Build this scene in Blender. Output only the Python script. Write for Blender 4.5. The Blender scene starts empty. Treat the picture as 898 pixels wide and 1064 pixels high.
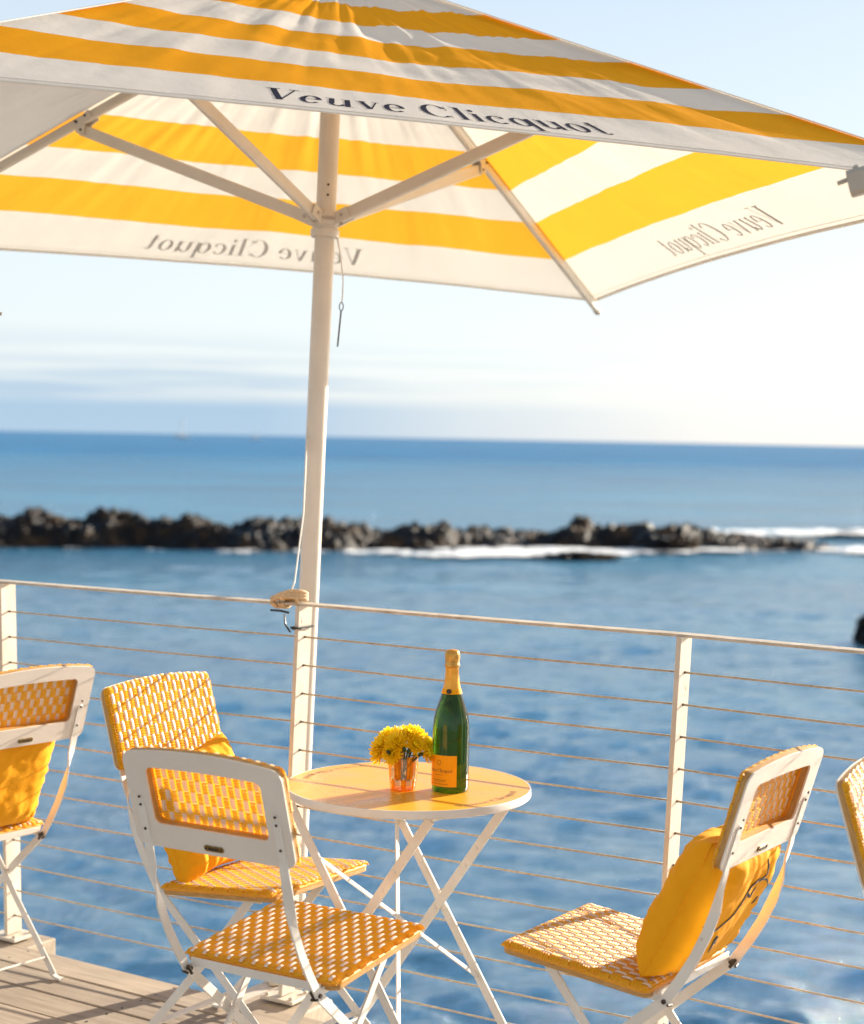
import bpy, math, random
import numpy as np
from math import sin, cos, pi, radians, sqrt, atan2, hypot, exp
from mathutils import Vector, Matrix, noise

R = radians
rnd = random.Random(7)
scene = bpy.context.scene
col = scene.collection

# ------------------------------------------------------------------ helpers
class MB:
    """collects geometry and links it as ONE mesh object"""
    def __init__(s): s.v = []; s.f = []; s.m = []
    def add(s, vs, fs, mi=0):
        o = len(s.v); s.v += [tuple(p) for p in vs]
        for f in fs: s.f.append(tuple(i + o for i in f)); s.m.append(mi)
    def box(s, c, d, rot=None, mi=0, bev=0.0):
        c = Vector(c); hx, hy, hz = d[0]/2, d[1]/2, d[2]/2
        M = rot if rot is not None else Matrix.Identity(3)
        if bev <= 0:
            vs = [c + M @ Vector((x*hx, y*hy, z*hz)) for z in (-1, 1) for y in (-1, 1) for x in (-1, 1)]
            s.add(vs, [(0,2,3,1),(4,5,7,6),(0,1,5,4),(2,6,7,3),(0,4,6,2),(1,3,7,5)], mi)
        else:
            b = min(bev, hx*.9, hy*.9, hz*.9)
            rings = []
            for (z, ins) in ((-hz, b), (-hz+b, 0), (hz-b, 0), (hz, b)):
                x, y = hx-ins, hy-ins
                rings.append([(-x,-y+b*(ins==0),z),(-x+b*(ins==0),-y,z),(x-b*(ins==0),-y,z),(x,-y+b*(ins==0),z),
                              (x,y-b*(ins==0),z),(x-b*(ins==0),y,z),(-x+b*(ins==0),y,z),(-x,y-b*(ins==0),z)] if ins == 0 else
                             [(-x,-y+b*.3,z),(-x+b*.3,-y,z),(x-b*.3,-y,z),(x,-y+b*.3,z),(x,y-b*.3,z),(x-b*.3,y,z),(-x+b*.3,y,z),(-x,y-b*.3,z)])
            vs = [c + M @ Vector(p) for r in rings for p in r]
            fs = [tuple(range(7, -1, -1)), tuple(range(24, 32))]
            for k in range(3):
                for i in range(8):
                    j = (i+1) % 8; fs.append((k*8+i, k*8+j, k*8+8+j, k*8+8+i))
            s.add(vs, fs, mi)
    def sweep(s, path, prof, up=(0,0,1), mi=0, caps=True, ups=None, scl=None):
        """prof: closed list of (a,b): a along side vector, b along up vector"""
        P = [Vector(p) for p in path]; n = len(P); k = len(prof); vs = []
        for i in range(n):
            t = (P[min(i+1, n-1)] - P[max(i-1, 0)]).normalized()
            u = Vector(ups[i] if ups else up); u = (u - t*u.dot(t))
            if u.length < 1e-6: u = Vector((1, 0, 0)) - t*t.x
            u.normalize(); w = t.cross(u)
            q = scl[i] if scl else 1.0
            for a, b in prof: vs.append(P[i] + w*a*q + u*b*q)
        fs = []
        for i in range(n-1):
            for j in range(k):
                j2 = (j+1) % k; fs.append((i*k+j, i*k+j2, (i+1)*k+j2, (i+1)*k+j))
        if caps: fs.append(tuple(range(k-1, -1, -1))); fs.append(tuple((n-1)*k+j for j in range(k)))
        s.add(vs, fs, mi)
    def tube(s, path, r, seg=10, mi=0, scl=None, up=(0.13,0.21,.97)):
        s.sweep(path, [(r*cos(2*pi*i/seg), r*sin(2*pi*i/seg)) for i in range(seg)], up, mi, scl=scl)
    def bar(s, path, w, t, up=(0,0,1), mi=0, ups=None):
        """flat bar: w across, t along up"""
        b = min(w, t)*.22
        s.sweep(path, [(-w/2+b,-t/2),(w/2-b,-t/2),(w/2,-t/2+b),(w/2,t/2-b),(w/2-b,t/2),(-w/2+b,t/2),(-w/2,t/2-b),(-w/2,-t/2+b)], up, mi, ups=ups)
    def lathe(s, prof, c=(0,0,0), seg=32, mi=0, axis=None, mis=None):
        c = Vector(c); M = axis if axis is not None else Matrix.Identity(3); vs = []; n = len(prof)
        for r, z in prof:
            for i in range(seg):
                a = 2*pi*i/seg; vs.append(c + M @ Vector((r*cos(a), r*sin(a), z)))
        o = len(s.v); s.v += [tuple(p) for p in vs]
        for k in range(n-1):
            for i in range(seg):
                j = (i+1) % seg
                s.f.append((o+k*seg+i, o+k*seg+j, o+(k+1)*seg+j, o+(k+1)*seg+i)); s.m.append(mis(k, i) if mis else mi)
        s.f.append(tuple(o+i for i in range(seg-1, -1, -1))); s.m.append(mi)
        s.f.append(tuple(o+(n-1)*seg+i for i in range(seg))); s.m.append(mi)
    def build(s, name, mats, parent=None, smooth=False, angle=None, loc=None):
        me = bpy.data.meshes.new(name); me.from_pydata(s.v, [], s.f)
        if not isinstance(mats, (list, tuple)): mats = [mats]
        for m in mats: me.materials.append(m)
        me.polygons.foreach_set('material_index', s.m)
        if smooth: me.polygons.foreach_set('use_smooth', [True]*len(me.polygons))
        me.update()
        o = bpy.data.objects.new(name, me); col.objects.link(o)
        if parent: o.parent = parent
        if loc: o.location = loc
        if angle: me.set_sharp_from_angle(angle=R(angle))
        return o

def tag(o, label=None, cat=None, group=None, kind=None):
    if label: o['label'] = label
    if cat: o['category'] = cat
    if group: o['group'] = group
    if kind: o['kind'] = kind
    return o
def empty(name, loc, rz=0.0, M=None):
    o = bpy.data.objects.new(name, None); col.objects.link(o); o.empty_display_size = .1
    if M is not None: o.matrix_world = M
    else: o.location = loc; o.rotation_euler = (0, 0, rz)
    return o
def copy_tree(o, parent=None):
    c = o.copy(); col.objects.link(c); c.parent = parent
    for ch in list(o.children): copy_tree(ch, c)
    return c
def rotto(z, x=None):
    """3x3 whose z axis is z"""
    z = Vector(z).normalized(); x = Vector(x) if x else Vector((1, 0, 0))
    if abs(z.dot(x.normalized())) > .98: x = Vector((0, 1, 0))
    x = (x - z*z.dot(x)).normalized(); y = z.cross(x)
    return Matrix((x, y, z)).transposed()

# ------------------------------------------------------------------ materials
def mat(name):
    m = bpy.data.materials.new(name); m.use_nodes = True
    nt = m.node_tree; return m, nt, nt.nodes['Principled BSDF'], nt.nodes['Material Output']
def N(nt, t, **kw):
    n = nt.nodes.new(t)
    for k, v in kw.items():
        if k.startswith('i_'): n.inputs[k[2:].replace('_', ' ')].default_value = v
        else: setattr(n, k, v)
    return n
def ramp(nt, fac, stops):
    r = nt.nodes.new('ShaderNodeValToRGB'); e = r.color_ramp.elements
    while len(e) < len(stops): e.new(.5)
    for i, (p, c) in enumerate(stops): e[i].position = p; e[i].color = (*c, 1) if len(c) == 3 else c
    nt.links.new(fac, r.inputs[0]); return r
def varied(name, c1, c2, scale=20, rough=.5, bump=0.0, bscale=120, metal=0.0, stretch=(1,1,1), detail=6, spec=.5, coord='Object', rr=None, wear=None):
    m, nt, b, out = mat(name); L = nt.links.new
    tc = N(nt, 'ShaderNodeTexCoord'); mp = N(nt, 'ShaderNodeMapping'); mp.inputs['Scale'].default_value = stretch
    L(tc.outputs[coord], mp.inputs[0])
    n = N(nt, 'ShaderNodeTexNoise'); n.inputs['Scale'].default_value = scale; n.inputs['Detail'].default_value = detail
    n.inputs['Roughness'].default_value = .6
    L(mp.outputs[0], n.inputs['Vector']); r = ramp(nt, n.outputs[0], [(.3, c1), (.7, c2)])
    L(r.outputs[0], b.inputs['Base Color'])
    b.inputs['Roughness'].default_value = rough; b.inputs['Metallic'].default_value = metal
    b.inputs['Specular IOR Level'].default_value = spec
    if wear:
        wn = N(nt, 'ShaderNodeTexNoise'); wn.inputs['Scale'].default_value = wear[0]; wn.inputs['Detail'].default_value = 9; wn.inputs['Roughness'].default_value = .7
        L(tc.outputs[coord], wn.inputs['Vector']); wr = ramp(nt, wn.outputs[0], [(wear[1], (0,)*3), (wear[1]+.03, (1,)*3)])
        wm = N(nt, 'ShaderNodeMixRGB'); wm.inputs[2].default_value = (.24,.11,.045,1); L(wr.outputs[0], wm.inputs[0]); L(r.outputs[0], wm.inputs[1]); L(wm.outputs[0], b.inputs['Base Color'])
    if rr:
        q = ramp(nt, n.outputs[0], [(.3, (rr[0],)*3), (.7, (rr[1],)*3)]); L(q.outputs[0], b.inputs['Roughness'])
    if bump:
        n2 = N(nt, 'ShaderNodeTexNoise'); n2.inputs['Scale'].default_value = bscale; n2.inputs['Detail'].default_value = 4
        L(mp.outputs[0], n2.inputs['Vector'])
        bp = N(nt, 'ShaderNodeBump'); bp.inputs['Strength'].default_value = bump; bp.inputs['Distance'].default_value = .002
        L(n2.outputs[0], bp.inputs['Height']); L(bp.outputs[0], b.inputs['Normal'])
    return m
def fabric(name, c1, c2, tr, tcol, scale=3, wave=900, rough=.85):
    """woven cloth that lets some light through"""
    m, nt, b, out = mat(name); L = nt.links.new
    tc = N(nt, 'ShaderNodeTexCoord')
    n = N(nt, 'ShaderNodeTexNoise'); n.inputs['Scale'].default_value = scale; n.inputs['Detail'].default_value = 8
    L(tc.outputs['Object'], n.inputs['Vector']); r = ramp(nt, n.outputs[0], [(.3, c1), (.72, c2)])
    L(r.outputs[0], b.inputs['Base Color']); b.inputs['Roughness'].default_value = rough
    b.inputs['Specular IOR Level'].default_value = .04
    n2 = N(nt, 'ShaderNodeTexNoise'); n2.inputs['Scale'].default_value = 9; n2.inputs['Detail'].default_value = 9
    n2.inputs['Roughness'].default_value = .65
    L(tc.outputs['Object'], n2.inputs['Vector'])
    bp = N(nt, 'ShaderNodeBump'); bp.inputs['Strength'].default_value = .25; bp.inputs['Distance'].default_value = .010
    L(n2.outputs[0], bp.inputs['Height']); L(bp.outputs[0], b.inputs['Normal'])
    t = N(nt, 'ShaderNodeBsdfTranslucent'); t.inputs[0].default_value = (*tcol, 1); L(bp.outputs[0], t.inputs['Normal'])
    mx = N(nt, 'ShaderNodeMixShader'); mx.inputs[0].default_value = tr
    L(b.outputs[0], mx.inputs[1]); L(t.outputs[0], mx.inputs[2]); L(mx.outputs[0], out.inputs[0])
    return m

M_canW = fabric('canvas_white', (.80,.75,.69), (.87,.83,.77), .31, (.88,.83,.74))
M_canY = fabric('canvas_yellow', (.88,.34,.003), (.94,.375,.005), .34, (.97,.545,.05))
M_print = varied('print_navy', (.006,.007,.03), (.010,.010,.035), 30, .9, spec=.1)
M_alu = varied('cream_coated_aluminium', (.67,.60,.51), (.75,.68,.59), 6, .38, .05, 60)
M_alud = varied('dull_coated_aluminium', (.42,.36,.29), (.52,.45,.37), 9, .45, .05, 60)
M_post = varied('weathered_white_paint', (.52,.46,.38), (.70,.64,.55), 14, .5, .25, 90, stretch=(1,1,.35), detail=10, wear=(9,.66))
M_rail = varied('rail_paint', (.38,.31,.23), (.66,.59,.49), 22, .42, .3, 70, detail=10, wear=(12,.60))
M_cable = varied('steel_cable', (.40,.31,.21), (.60,.51,.39), 60, .45, metal=.4)
M_white = varied('chair_white_paint', (.74,.70,.64), (.84,.81,.76), 12, .32, .12, 80, detail=9, rr=(.28,.5), wear=(16,.675))
M_board = varied('chair_board_paint', (.72,.66,.59), (.80,.74,.67), 5, .4, .08, 60)
M_ply = varied('plywood_edge', (.40,.20,.05), (.62,.36,.12), 30, .5, .2, 90, stretch=(1,1,6))
M_bolt = varied('bolt_dark', (.03,.025,.02), (.10,.08,.06), 80, .4, metal=.6)
M_brass = varied('brass_plate', (.20,.13,.05), (.42,.29,.12), 120, .35, metal=.9)
M_black = varied('black_plastic', (.010,.010,.010), (.02,.02,.02), 40, .45)
M_rope = varied('rope_cream', (.55,.36,.18), (.78,.62,.42), 130, .85, .8, 260)
M_cord = varied('cord_white', (.78,.76,.72), (.86,.85,.82), 100, .7)
M_strap = varied('strap_brown', (.03,.022,.015), (.07,.05,.03), 50, .6)

def rattan(name, c1, c2, tcol, tr):
    m, nt, b, out = mat(name); L = nt.links.new
    tc = N(nt, 'ShaderNodeTexCoord'); n = N(nt, 'ShaderNodeTexNoise'); n.inputs['Scale'].default_value = 45; n.inputs['Detail'].default_value = 5
    L(tc.outputs['Object'], n.inputs['Vector']); r = ramp(nt, n.outputs[0], [(.3, c1), (.7, c2)])
    L(r.outputs[0], b.inputs['Base Color']); b.inputs['Roughness'].default_value = .42
    b.inputs['Specular IOR Level'].default_value = .4
    t = N(nt, 'ShaderNodeBsdfTranslucent'); t.inputs[0].default_value = (*tcol, 1)
    mx = N(nt, 'ShaderNodeMixShader'); mx.inputs[0].default_value = tr
    L(b.outputs[0], mx.inputs[1]); L(t.outputs[0], mx.inputs[2]); L(mx.outputs[0], out.inputs[0])
    return m
M_ry = rattan('rattan_yellow', (.92,.45,.012), (.97,.56,.025), (.97,.52,.03), .28)
M_rw = rattan('rattan_white', (.84,.76,.66), (.90,.84,.76), (.9,.72,.45), .28)
M_pad = varied('rattan_rim_yellow', (.76,.30,.012), (.86,.38,.020), 60, .5, .4, 200)
M_cush = varied('cushion_cotton', (.86,.36,.006), (.93,.42,.012), 14, .85, .9, 38, spec=.2)
M_cushcore = M_cush

def wood_mat():
    m, nt, b, out = mat('weathered_deck_wood'); L = nt.links.new
    tc = N(nt, 'ShaderNodeTexCoord'); at = N(nt, 'ShaderNodeAttribute', attribute_name='tint')
    mp = N(nt, 'ShaderNodeMapping'); mp.inputs['Scale'].default_value = (1.2, 26, 10)
    L(tc.outputs['Object'], mp.inputs[0])
    ad = N(nt, 'ShaderNodeVectorMath', operation='ADD'); L(mp.outputs[0], ad.inputs[0])
    sc = N(nt, 'ShaderNodeVectorMath', operation='SCALE'); sc.inputs[3].default_value = 37.0; L(at.outputs['Color'], sc.inputs[0]); L(sc.outputs[0], ad.inputs[1])
    n = N(nt, 'ShaderNodeTexNoise'); n.inputs['Scale'].default_value = 2.2; n.inputs['Detail'].default_value = 10; n.inputs['Roughness'].default_value = .65; n.inputs['Distortion'].default_value = .6
    L(ad.outputs[0], n.inputs['Vector'])
    r = ramp(nt, n.outputs[0], [(.22, (.26,.215,.165)), (.5, (.385,.335,.275)), (.8, (.49,.44,.375))])
    n3 = N(nt, 'ShaderNodeTexNoise'); n3.inputs['Scale'].default_value = 3; n3.inputs['Detail'].default_value = 5; L(tc.outputs['Object'], n3.inputs['Vector'])
    mx = N(nt, 'ShaderNodeMixRGB', blend_type='MULTIPLY'); mx.inputs[0].default_value = 1
    q = ramp(nt, n3.outputs[0], [(.3, (.78,.76,.74)), (.7, (1.08,1.05,1.0))])
    L(r.outputs[0], mx.inputs[1]); L(q.outputs[0], mx.inputs[2])
    mx2 = N(nt, 'ShaderNodeMixRGB', blend_type='MULTIPLY'); mx2.inputs[0].default_value = 1
    sep = N(nt, 'ShaderNodeSeparateColor'); L(at.outputs['Color'], sep.inputs[0])
    q2 = ramp(nt, sep.outputs[0], [(0, (.82,.80,.78)), (1, (1.12,1.1,1.08))]); L(mx.outputs[0], mx2.inputs[1]); L(q2.outputs[0], mx2.inputs[2])
    L(mx2.outputs[0], b.inputs['Base Color']); b.inputs['Roughness'].default_value = .7
    bp = N(nt, 'ShaderNodeBump'); bp.inputs['Strength'].default_value = .6; bp.inputs['Distance'].default_value = .003
    L(n.outputs[0], bp.inputs['Height']); L(bp.outputs[0], b.inputs['Normal'])
    return m
M_wood = wood_mat()

# ------------------------------------------------------------------ lettering (high contrast serif, drawn by hand as strips)
def glyphs():
    G = {}
    st, hr = .128, .034
    def quadstrip(a, b, n=1):          # a: two end points of one edge, b: the other edge
        out = []
        for i in range(n):
            t0, t1 = i/n, (i+1)/n
            L_ = lambda p, q, t: (p[0]+(q[0]-p[0])*t, p[1]+(q[1]-p[1])*t)
            out.append((L_(a[0], a[1], t0), L_(b[0], b[1], t0), L_(b[0], b[1], t1), L_(a[0], a[1], t1)))
        return out
    def rect(x0, y0, x1, y1, n=3):
        if (y1-y0) > (x1-x0): return quadstrip(((x0, y0), (x0, y1)), ((x1, y0), (x1, y1)), n)
        return quadstrip(((x0, y0), (x1, y0)), ((x0, y1), (x1, y1)), n)
    def ring(cx, cy, rx, ry, tw, th, a0=0, a1=360, n=22, end=None):
        out = []
        for i in range(n):
            q = []
            for k in (i, i+1):
                a = R(a0 + (a1-a0)*k/n)
                q.append(((cx+rx*cos(a), cy+ry*sin(a)), (cx+(rx-tw)*cos(a), cy+(ry-th)*sin(a))))
            out.append((q[0][0], q[0][1], q[1][1], q[1][0]))
        return out
    def dia(x0, y0, x1, y1, w, n=5): return quadstrip(((x0, y0), (x1, y1)), ((x0+w, y0), (x1+w, y1)), n)
    G['V'] = (.80, dia(.10,.74,.37,0,.15) + dia(.66,.74,.44,.02,.045) + rect(0,.735,.34,.762) + rect(.55,.735,.80,.762))
    G['v'] = (.58, dia(.07,.49,.25,0,.12) + dia(.46,.49,.31,.02,.040) + rect(0,.49,.25,.508) + rect(.38,.49,.56,.508))
    G['e'] = (.56, ring(.27,.25,.25,.262,st,hr,4,318) + rect(.13,.262,.50,.282))
    G['u'] = (.66, rect(.08,.14,.08+st,.50) + rect(0,.49,.08,.508) + ring(.27,.16,.19,.168,st*.75,.045,180,350,10) + rect(.44,.0,.44+st,.50) + rect(.36,.49,.44,.508) + rect(.50,0,.64,.018))
    G['C'] = (.80, ring(.39,.375,.37,.395,.15,.022,38,318,28) + rect(.66,.50,.685,.76) + rect(.66,.0,.678,.2))
    G['l'] = (.31, rect(.08,0,.08+st,.80) + rect(0,0,.28,.018) + rect(0,.782,.08,.80))
    G['i'] = (.31, rect(.08,0,.08+st,.50) + rect(0,0,.28,.018) + rect(0,.482,.08,.50) + ring(.135,.68,.07,.07,.07,.07,0,360,10))
    G['c'] = (.52, ring(.27,.25,.25,.262,st,hr,55,318) + ring(.42,.40,.06,.06,.06,.06,0,360,8))
    G['q'] = (.64, ring(.27,.25,.25,.262,st,hr) + rect(.46,-.25,.46+st*.9,.50) + rect(.38,-.25,.66,-.232))
    G['o'] = (.58, ring(.27,.25,.25,.262,st,hr))
    G['t'] = (.40, rect(.10,.08,.10+st,.66) + rect(0,.482,.34,.50) + ring(.24,.12,.14,.128,st*.8,.03,180,330,8))
    G[' '] = (.26, [])
    return G
GL = glyphs()
def text_quads(txt):
    """quads in a frame 0..1 wide, y in the same unit; returns quads and cap height"""
    x = 0; out = []
    for ch in txt:
        adv, q = GL[ch]
        out += [[(px+x, py) for px, py in f] for f in q]; x += adv + .035
    return [[(px/x, py/x) for px, py in f] for f in out], .75/x
NAME = 'Veuve Clicquot'

# ------------------------------------------------------------------ sea, sky, reef
SEA = -5.0
def build_sea():
    th = np.radians(np.arange(-100, 100.01, .34))
    r = [3.0]
    while r[-1] < 420: r.append(r[-1]*(1.0065 if r[-1] > 9 else 1.05))
    while r[-1] < 60000: r.append(r[-1]*1.22)
    r = np.array(r); T, Rr = np.meshgrid(th, r); X = Rr*np.sin(T); Y = Rr*np.cos(T); Z = np.zeros_like(X)
    rs = np.random.RandomState(5); cell = Rr*.0065
    for i in range(95):
        lam = .40*(7/.40)**((i/94.0)**1.35)*rs.uniform(.9, 1.1)
        a = rs.normal(R(205), R(34)); k = 2*pi/lam; amp = lam*(.0094 if lam < 1.15 else .0094*(1.15/lam)**1.6)
        ph = k*(X*sin(a)+Y*cos(a)) + rs.uniform(0, 2*pi)
        w = np.clip((lam/cell-2)/2.5, 0, 1)*np.clip((420-Rr)/200, 0, 1)
        s_ = np.sin(ph + .35*np.sin(ph)) 
        Z += amp*w*s_
    # gusty patches: the chop is stronger in some places
    G = np.ones_like(X)
    for i in range(8):
        lam = rs.uniform(9, 40); a = rs.uniform(0, 2*pi); G += .11*np.sin(2*pi/lam*(X*sin(a)+1.6*Y*cos(a))+rs.uniform(0, 6))
    Z = Z*np.clip(G, .45, 1.5) + SEA
    nr, nt_ = X.shape; V = np.stack([X, Y, Z], -1).reshape(-1, 3)
    i = np.arange(nr-1)[:, None]*nt_ + np.arange(nt_-1)[None]
    F = np.stack([i, i+nt_, i+nt_+1, i+1], -1).reshape(-1, 4)
    me = bpy.data.meshes.new('sea'); me.vertices.add(len(V)); me.vertices.foreach_set('co', V.ravel())
    me.loops.add(F.size); me.loops.foreach_set('vertex_index', F.ravel().astype(np.int32))
    me.polygons.add(len(F)); me.polygons.foreach_set('loop_start', np.arange(0, F.size, 4, dtype=np.int32))
    me.polygons.foreach_set('loop_total', np.full(len(F), 4, dtype=np.int32))
    me.polygons.foreach_set('use_smooth', np.ones(len(F), bool)); me.update(calc_edges=True)
    m, nt, b, out = mat('sea_water'); L = nt.links.new
    geo = N(nt, 'ShaderNodeNewGeometry')
    nt.nodes.remove(b)
    # body colour: green blue over the shallows by the deck, deeper blue out to sea, with patches
    mp = N(nt, 'ShaderNodeMapping'); mp.inputs['Scale'].default_value = (.020, .055, 1); L(geo.outputs['Position'], mp.inputs[0])
    n = N(nt, 'ShaderNodeTexNoise'); n.inputs['Scale'].default_value = 1; n.inputs['Detail'].default_value = 5; L(mp.outputs[0], n.inputs['Vector'])
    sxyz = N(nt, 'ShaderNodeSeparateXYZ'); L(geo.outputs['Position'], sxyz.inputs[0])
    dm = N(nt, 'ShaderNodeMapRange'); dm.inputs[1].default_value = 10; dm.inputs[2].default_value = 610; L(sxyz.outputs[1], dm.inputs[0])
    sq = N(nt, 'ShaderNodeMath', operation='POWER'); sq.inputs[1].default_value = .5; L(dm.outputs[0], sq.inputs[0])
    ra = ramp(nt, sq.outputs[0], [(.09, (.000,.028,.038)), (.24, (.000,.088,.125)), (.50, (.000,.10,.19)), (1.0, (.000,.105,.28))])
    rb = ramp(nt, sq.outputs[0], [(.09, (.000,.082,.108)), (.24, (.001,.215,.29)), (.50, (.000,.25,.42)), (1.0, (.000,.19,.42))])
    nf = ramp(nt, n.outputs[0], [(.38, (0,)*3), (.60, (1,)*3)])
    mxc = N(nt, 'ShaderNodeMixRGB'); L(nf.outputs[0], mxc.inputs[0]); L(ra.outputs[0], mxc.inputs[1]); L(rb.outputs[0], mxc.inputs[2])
    df = N(nt, 'ShaderNodeBsdfDiffuse'); L(mxc.outputs[0], df.inputs[0])
    gl = N(nt, 'ShaderNodeBsdfGlossy'); gl.inputs['Roughness'].default_value = .10
    fr = N(nt, 'ShaderNodeFresnel'); fr.inputs['IOR'].default_value = 1.33
    fm = N(nt, 'ShaderNodeMapRange'); fm.inputs[1].default_value = .035; fm.inputs[2].default_value = .46; fm.inputs[3].default_value = .005; fm.inputs[4].default_value = .80; L(fr.outputs[0], fm.inputs[0])
    mxs = N(nt, 'ShaderNodeMixShader'); dl = N(nt, 'ShaderNodeMapRange'); dl.inputs[1].default_value = .3; dl.inputs[2].default_value = 1; dl.inputs[3].default_value = 1; dl.inputs[4].default_value = .38; L(sq.outputs[0], dl.inputs[0])
    fq = N(nt, 'ShaderNodeMath', operation='MULTIPLY'); L(fm.outputs[0], fq.inputs[0]); L(dl.outputs[0], fq.inputs[1]); L(fq.outputs[0], mxs.inputs[0]); L(df.outputs[0], mxs.inputs[1]); L(gl.outputs[0], mxs.inputs[2]); L(mxs.outputs[0], out.inputs[0])
    mp2 = N(nt, 'ShaderNodeMapping'); mp2.inputs['Scale'].default_value = (1, 1.6, 1); L(geo.outputs['Position'], mp2.inputs[0])
    n2 = N(nt, 'ShaderNodeTexNoise'); n2.inputs['Scale'].default_value = 2.8; n2.inputs['Detail'].default_value = 8; n2.inputs['Roughness'].default_value = .62; L(mp2.outputs[0], n2.inputs['Vector'])
    n3 = N(nt, 'ShaderNodeTexNoise'); n3.inputs['Scale'].default_value = .60; n3.inputs['Detail'].default_value = 9; n3.inputs['Roughness'].default_value = .6; L(mp2.outputs[0], n3.inputs['Vector'])
    cd = N(nt, 'ShaderNodeVectorMath', operation='LENGTH'); L(geo.outputs['Position'], cd.inputs[0])
    mr = N(nt, 'ShaderNodeMapRange'); mr.inputs[1].default_value = 18; mr.inputs[2].default_value = 130; mr.inputs[3].default_value = .12; mr.inputs[4].default_value = 1.0
    L(cd.outputs['Value'], mr.inputs[0])
    b1 = N(nt, 'ShaderNodeBump'); b1.inputs['Strength'].default_value = 1.0; b1.inputs['Distance'].default_value = .085; L(n2.outputs[0], b1.inputs['Height'])
    b2 = N(nt, 'ShaderNodeBump'); b2.inputs['Distance'].default_value = .50; L(mr.outputs[0], b2.inputs['Strength']); L(n3.outputs[0], b2.inputs['Height']); L(b1.outputs[0], b2.inputs['Normal'])
    L(b2.outputs[0], df.inputs['Normal']); L(b2.outputs[0], gl.inputs['Normal']); L(b2.outputs[0], fr.inputs['Normal'])
    me.materials.append(m)
    o = bpy.data.objects.new('sea', me); col.objects.link(o); tag(o, 'choppy blue sea reaching to the horizon', None, None, 'structure')
    return o

def rock_mat():
    m, nt, b, out = mat('wet_volcanic_rock'); L = nt.links.new
    tc = N(nt, 'ShaderNodeTexCoord'); geo = N(nt, 'ShaderNodeNewGeometry')
    n = N(nt, 'ShaderNodeTexNoise'); n.inputs['Scale'].default_value = .9; n.inputs['Detail'].default_value = 9; L(tc.outputs['Object'], n.inputs['Vector'])
    r = ramp(nt, n.outputs[0], [(.38, (.004,.004,.005)), (.50, (.010,.008,.008)), (.60, (.045,.027,.016)), (.74, (.13,.085,.052))])
    L(r.outputs[0], b.inputs['Base Color']); b.inputs['Specular IOR Level'].default_value = .2
    q = ramp(nt, n.outputs[0], [(.3, (.22,)*3), (.7, (.8,)*3)]); L(q.outputs[0], b.inputs['Roughness'])
    n2 = N(nt, 'ShaderNodeTexNoise'); n2.inputs['Scale'].default_value = 3.5; n2.inputs['Detail'].default_value = 8; L(tc.outputs['Object'], n2.inputs['Vector'])
    bp = N(nt, 'ShaderNodeBump'); bp.inputs['Strength'].default_value = 1; bp.inputs['Distance'].default_value = .35
    L(n2.outputs[0], bp.inputs['Height']); L(bp.outputs[0], b.inputs['Normal'])
    return m
M_rock = rock_mat()
def foam_mat(name, scale, lo, hi):
    m, nt, b, out = mat(name); L = nt.links.new
    b.inputs['Base Color'].default_value = (.82,.85,.88,1); b.inputs['Roughness'].default_value = .8
    at = N(nt, 'ShaderNodeAttribute', attribute_name='dens')
    tc = N(nt, 'ShaderNodeTexCoord'); mp = N(nt, 'ShaderNodeMapping'); mp.inputs['Scale'].default_value = (.55, .30, 1); L(tc.outputs['Object'], mp.inputs[0])
    n = N(nt, 'ShaderNodeTexNoise'); n.inputs['Scale'].default_value = scale; n.inputs['Detail'].default_value = 8; n.inputs['Roughness'].default_value = .72
    L(mp.outputs[0], n.inputs['Vector'])
    ad = N(nt, 'ShaderNodeMath', operation='ADD'); L(n.outputs[0], ad.inputs[0]); L(at.outputs['Fac'], ad.inputs[1])
    r = ramp(nt, ad.outputs[0], [(lo, (0,0,0)), (hi, (1,1,1))])
    tr = N(nt, 'ShaderNodeBsdfTransparent'); mx = N(nt, 'ShaderNodeMixShader'); L(r.outputs[0], mx.inputs[0])
    L(tr.outputs[0], mx.inputs[1]); L(b.outputs[0], mx.inputs[2]); L(mx.outputs[0], out.inputs[0])
    return m
def ridge(px):                      # reef crest height above the sea along its length (px: metres along x)
    pts = [(-40,2.2),(-30,2.3),(-23.5,2.35),(-20,2.3),(-16,2.25),(-12,2.0),(-8.5,2.1),(-4,1.75),(0,1.6),(2.0,1.2),(5,1.15),(8,1.2),(9.4,2.0),(10.3,1.35),(12.4,1.75),(14,1.2),(16,1.25),(20,.75),(23,.6),(25,.12),(27,-.5),(40,-1)]
    for (a, ha), (b, hb) in zip(pts, pts[1:]):
        if a <= px <= b: t = (px-a)/(b-a); t = t*t*(3-2*t); return ha+(hb-ha)*t
    return -1
def reef_y(x): return 99.0 + (x+24)*.235 + 1.2*sin(x*.21)
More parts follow.
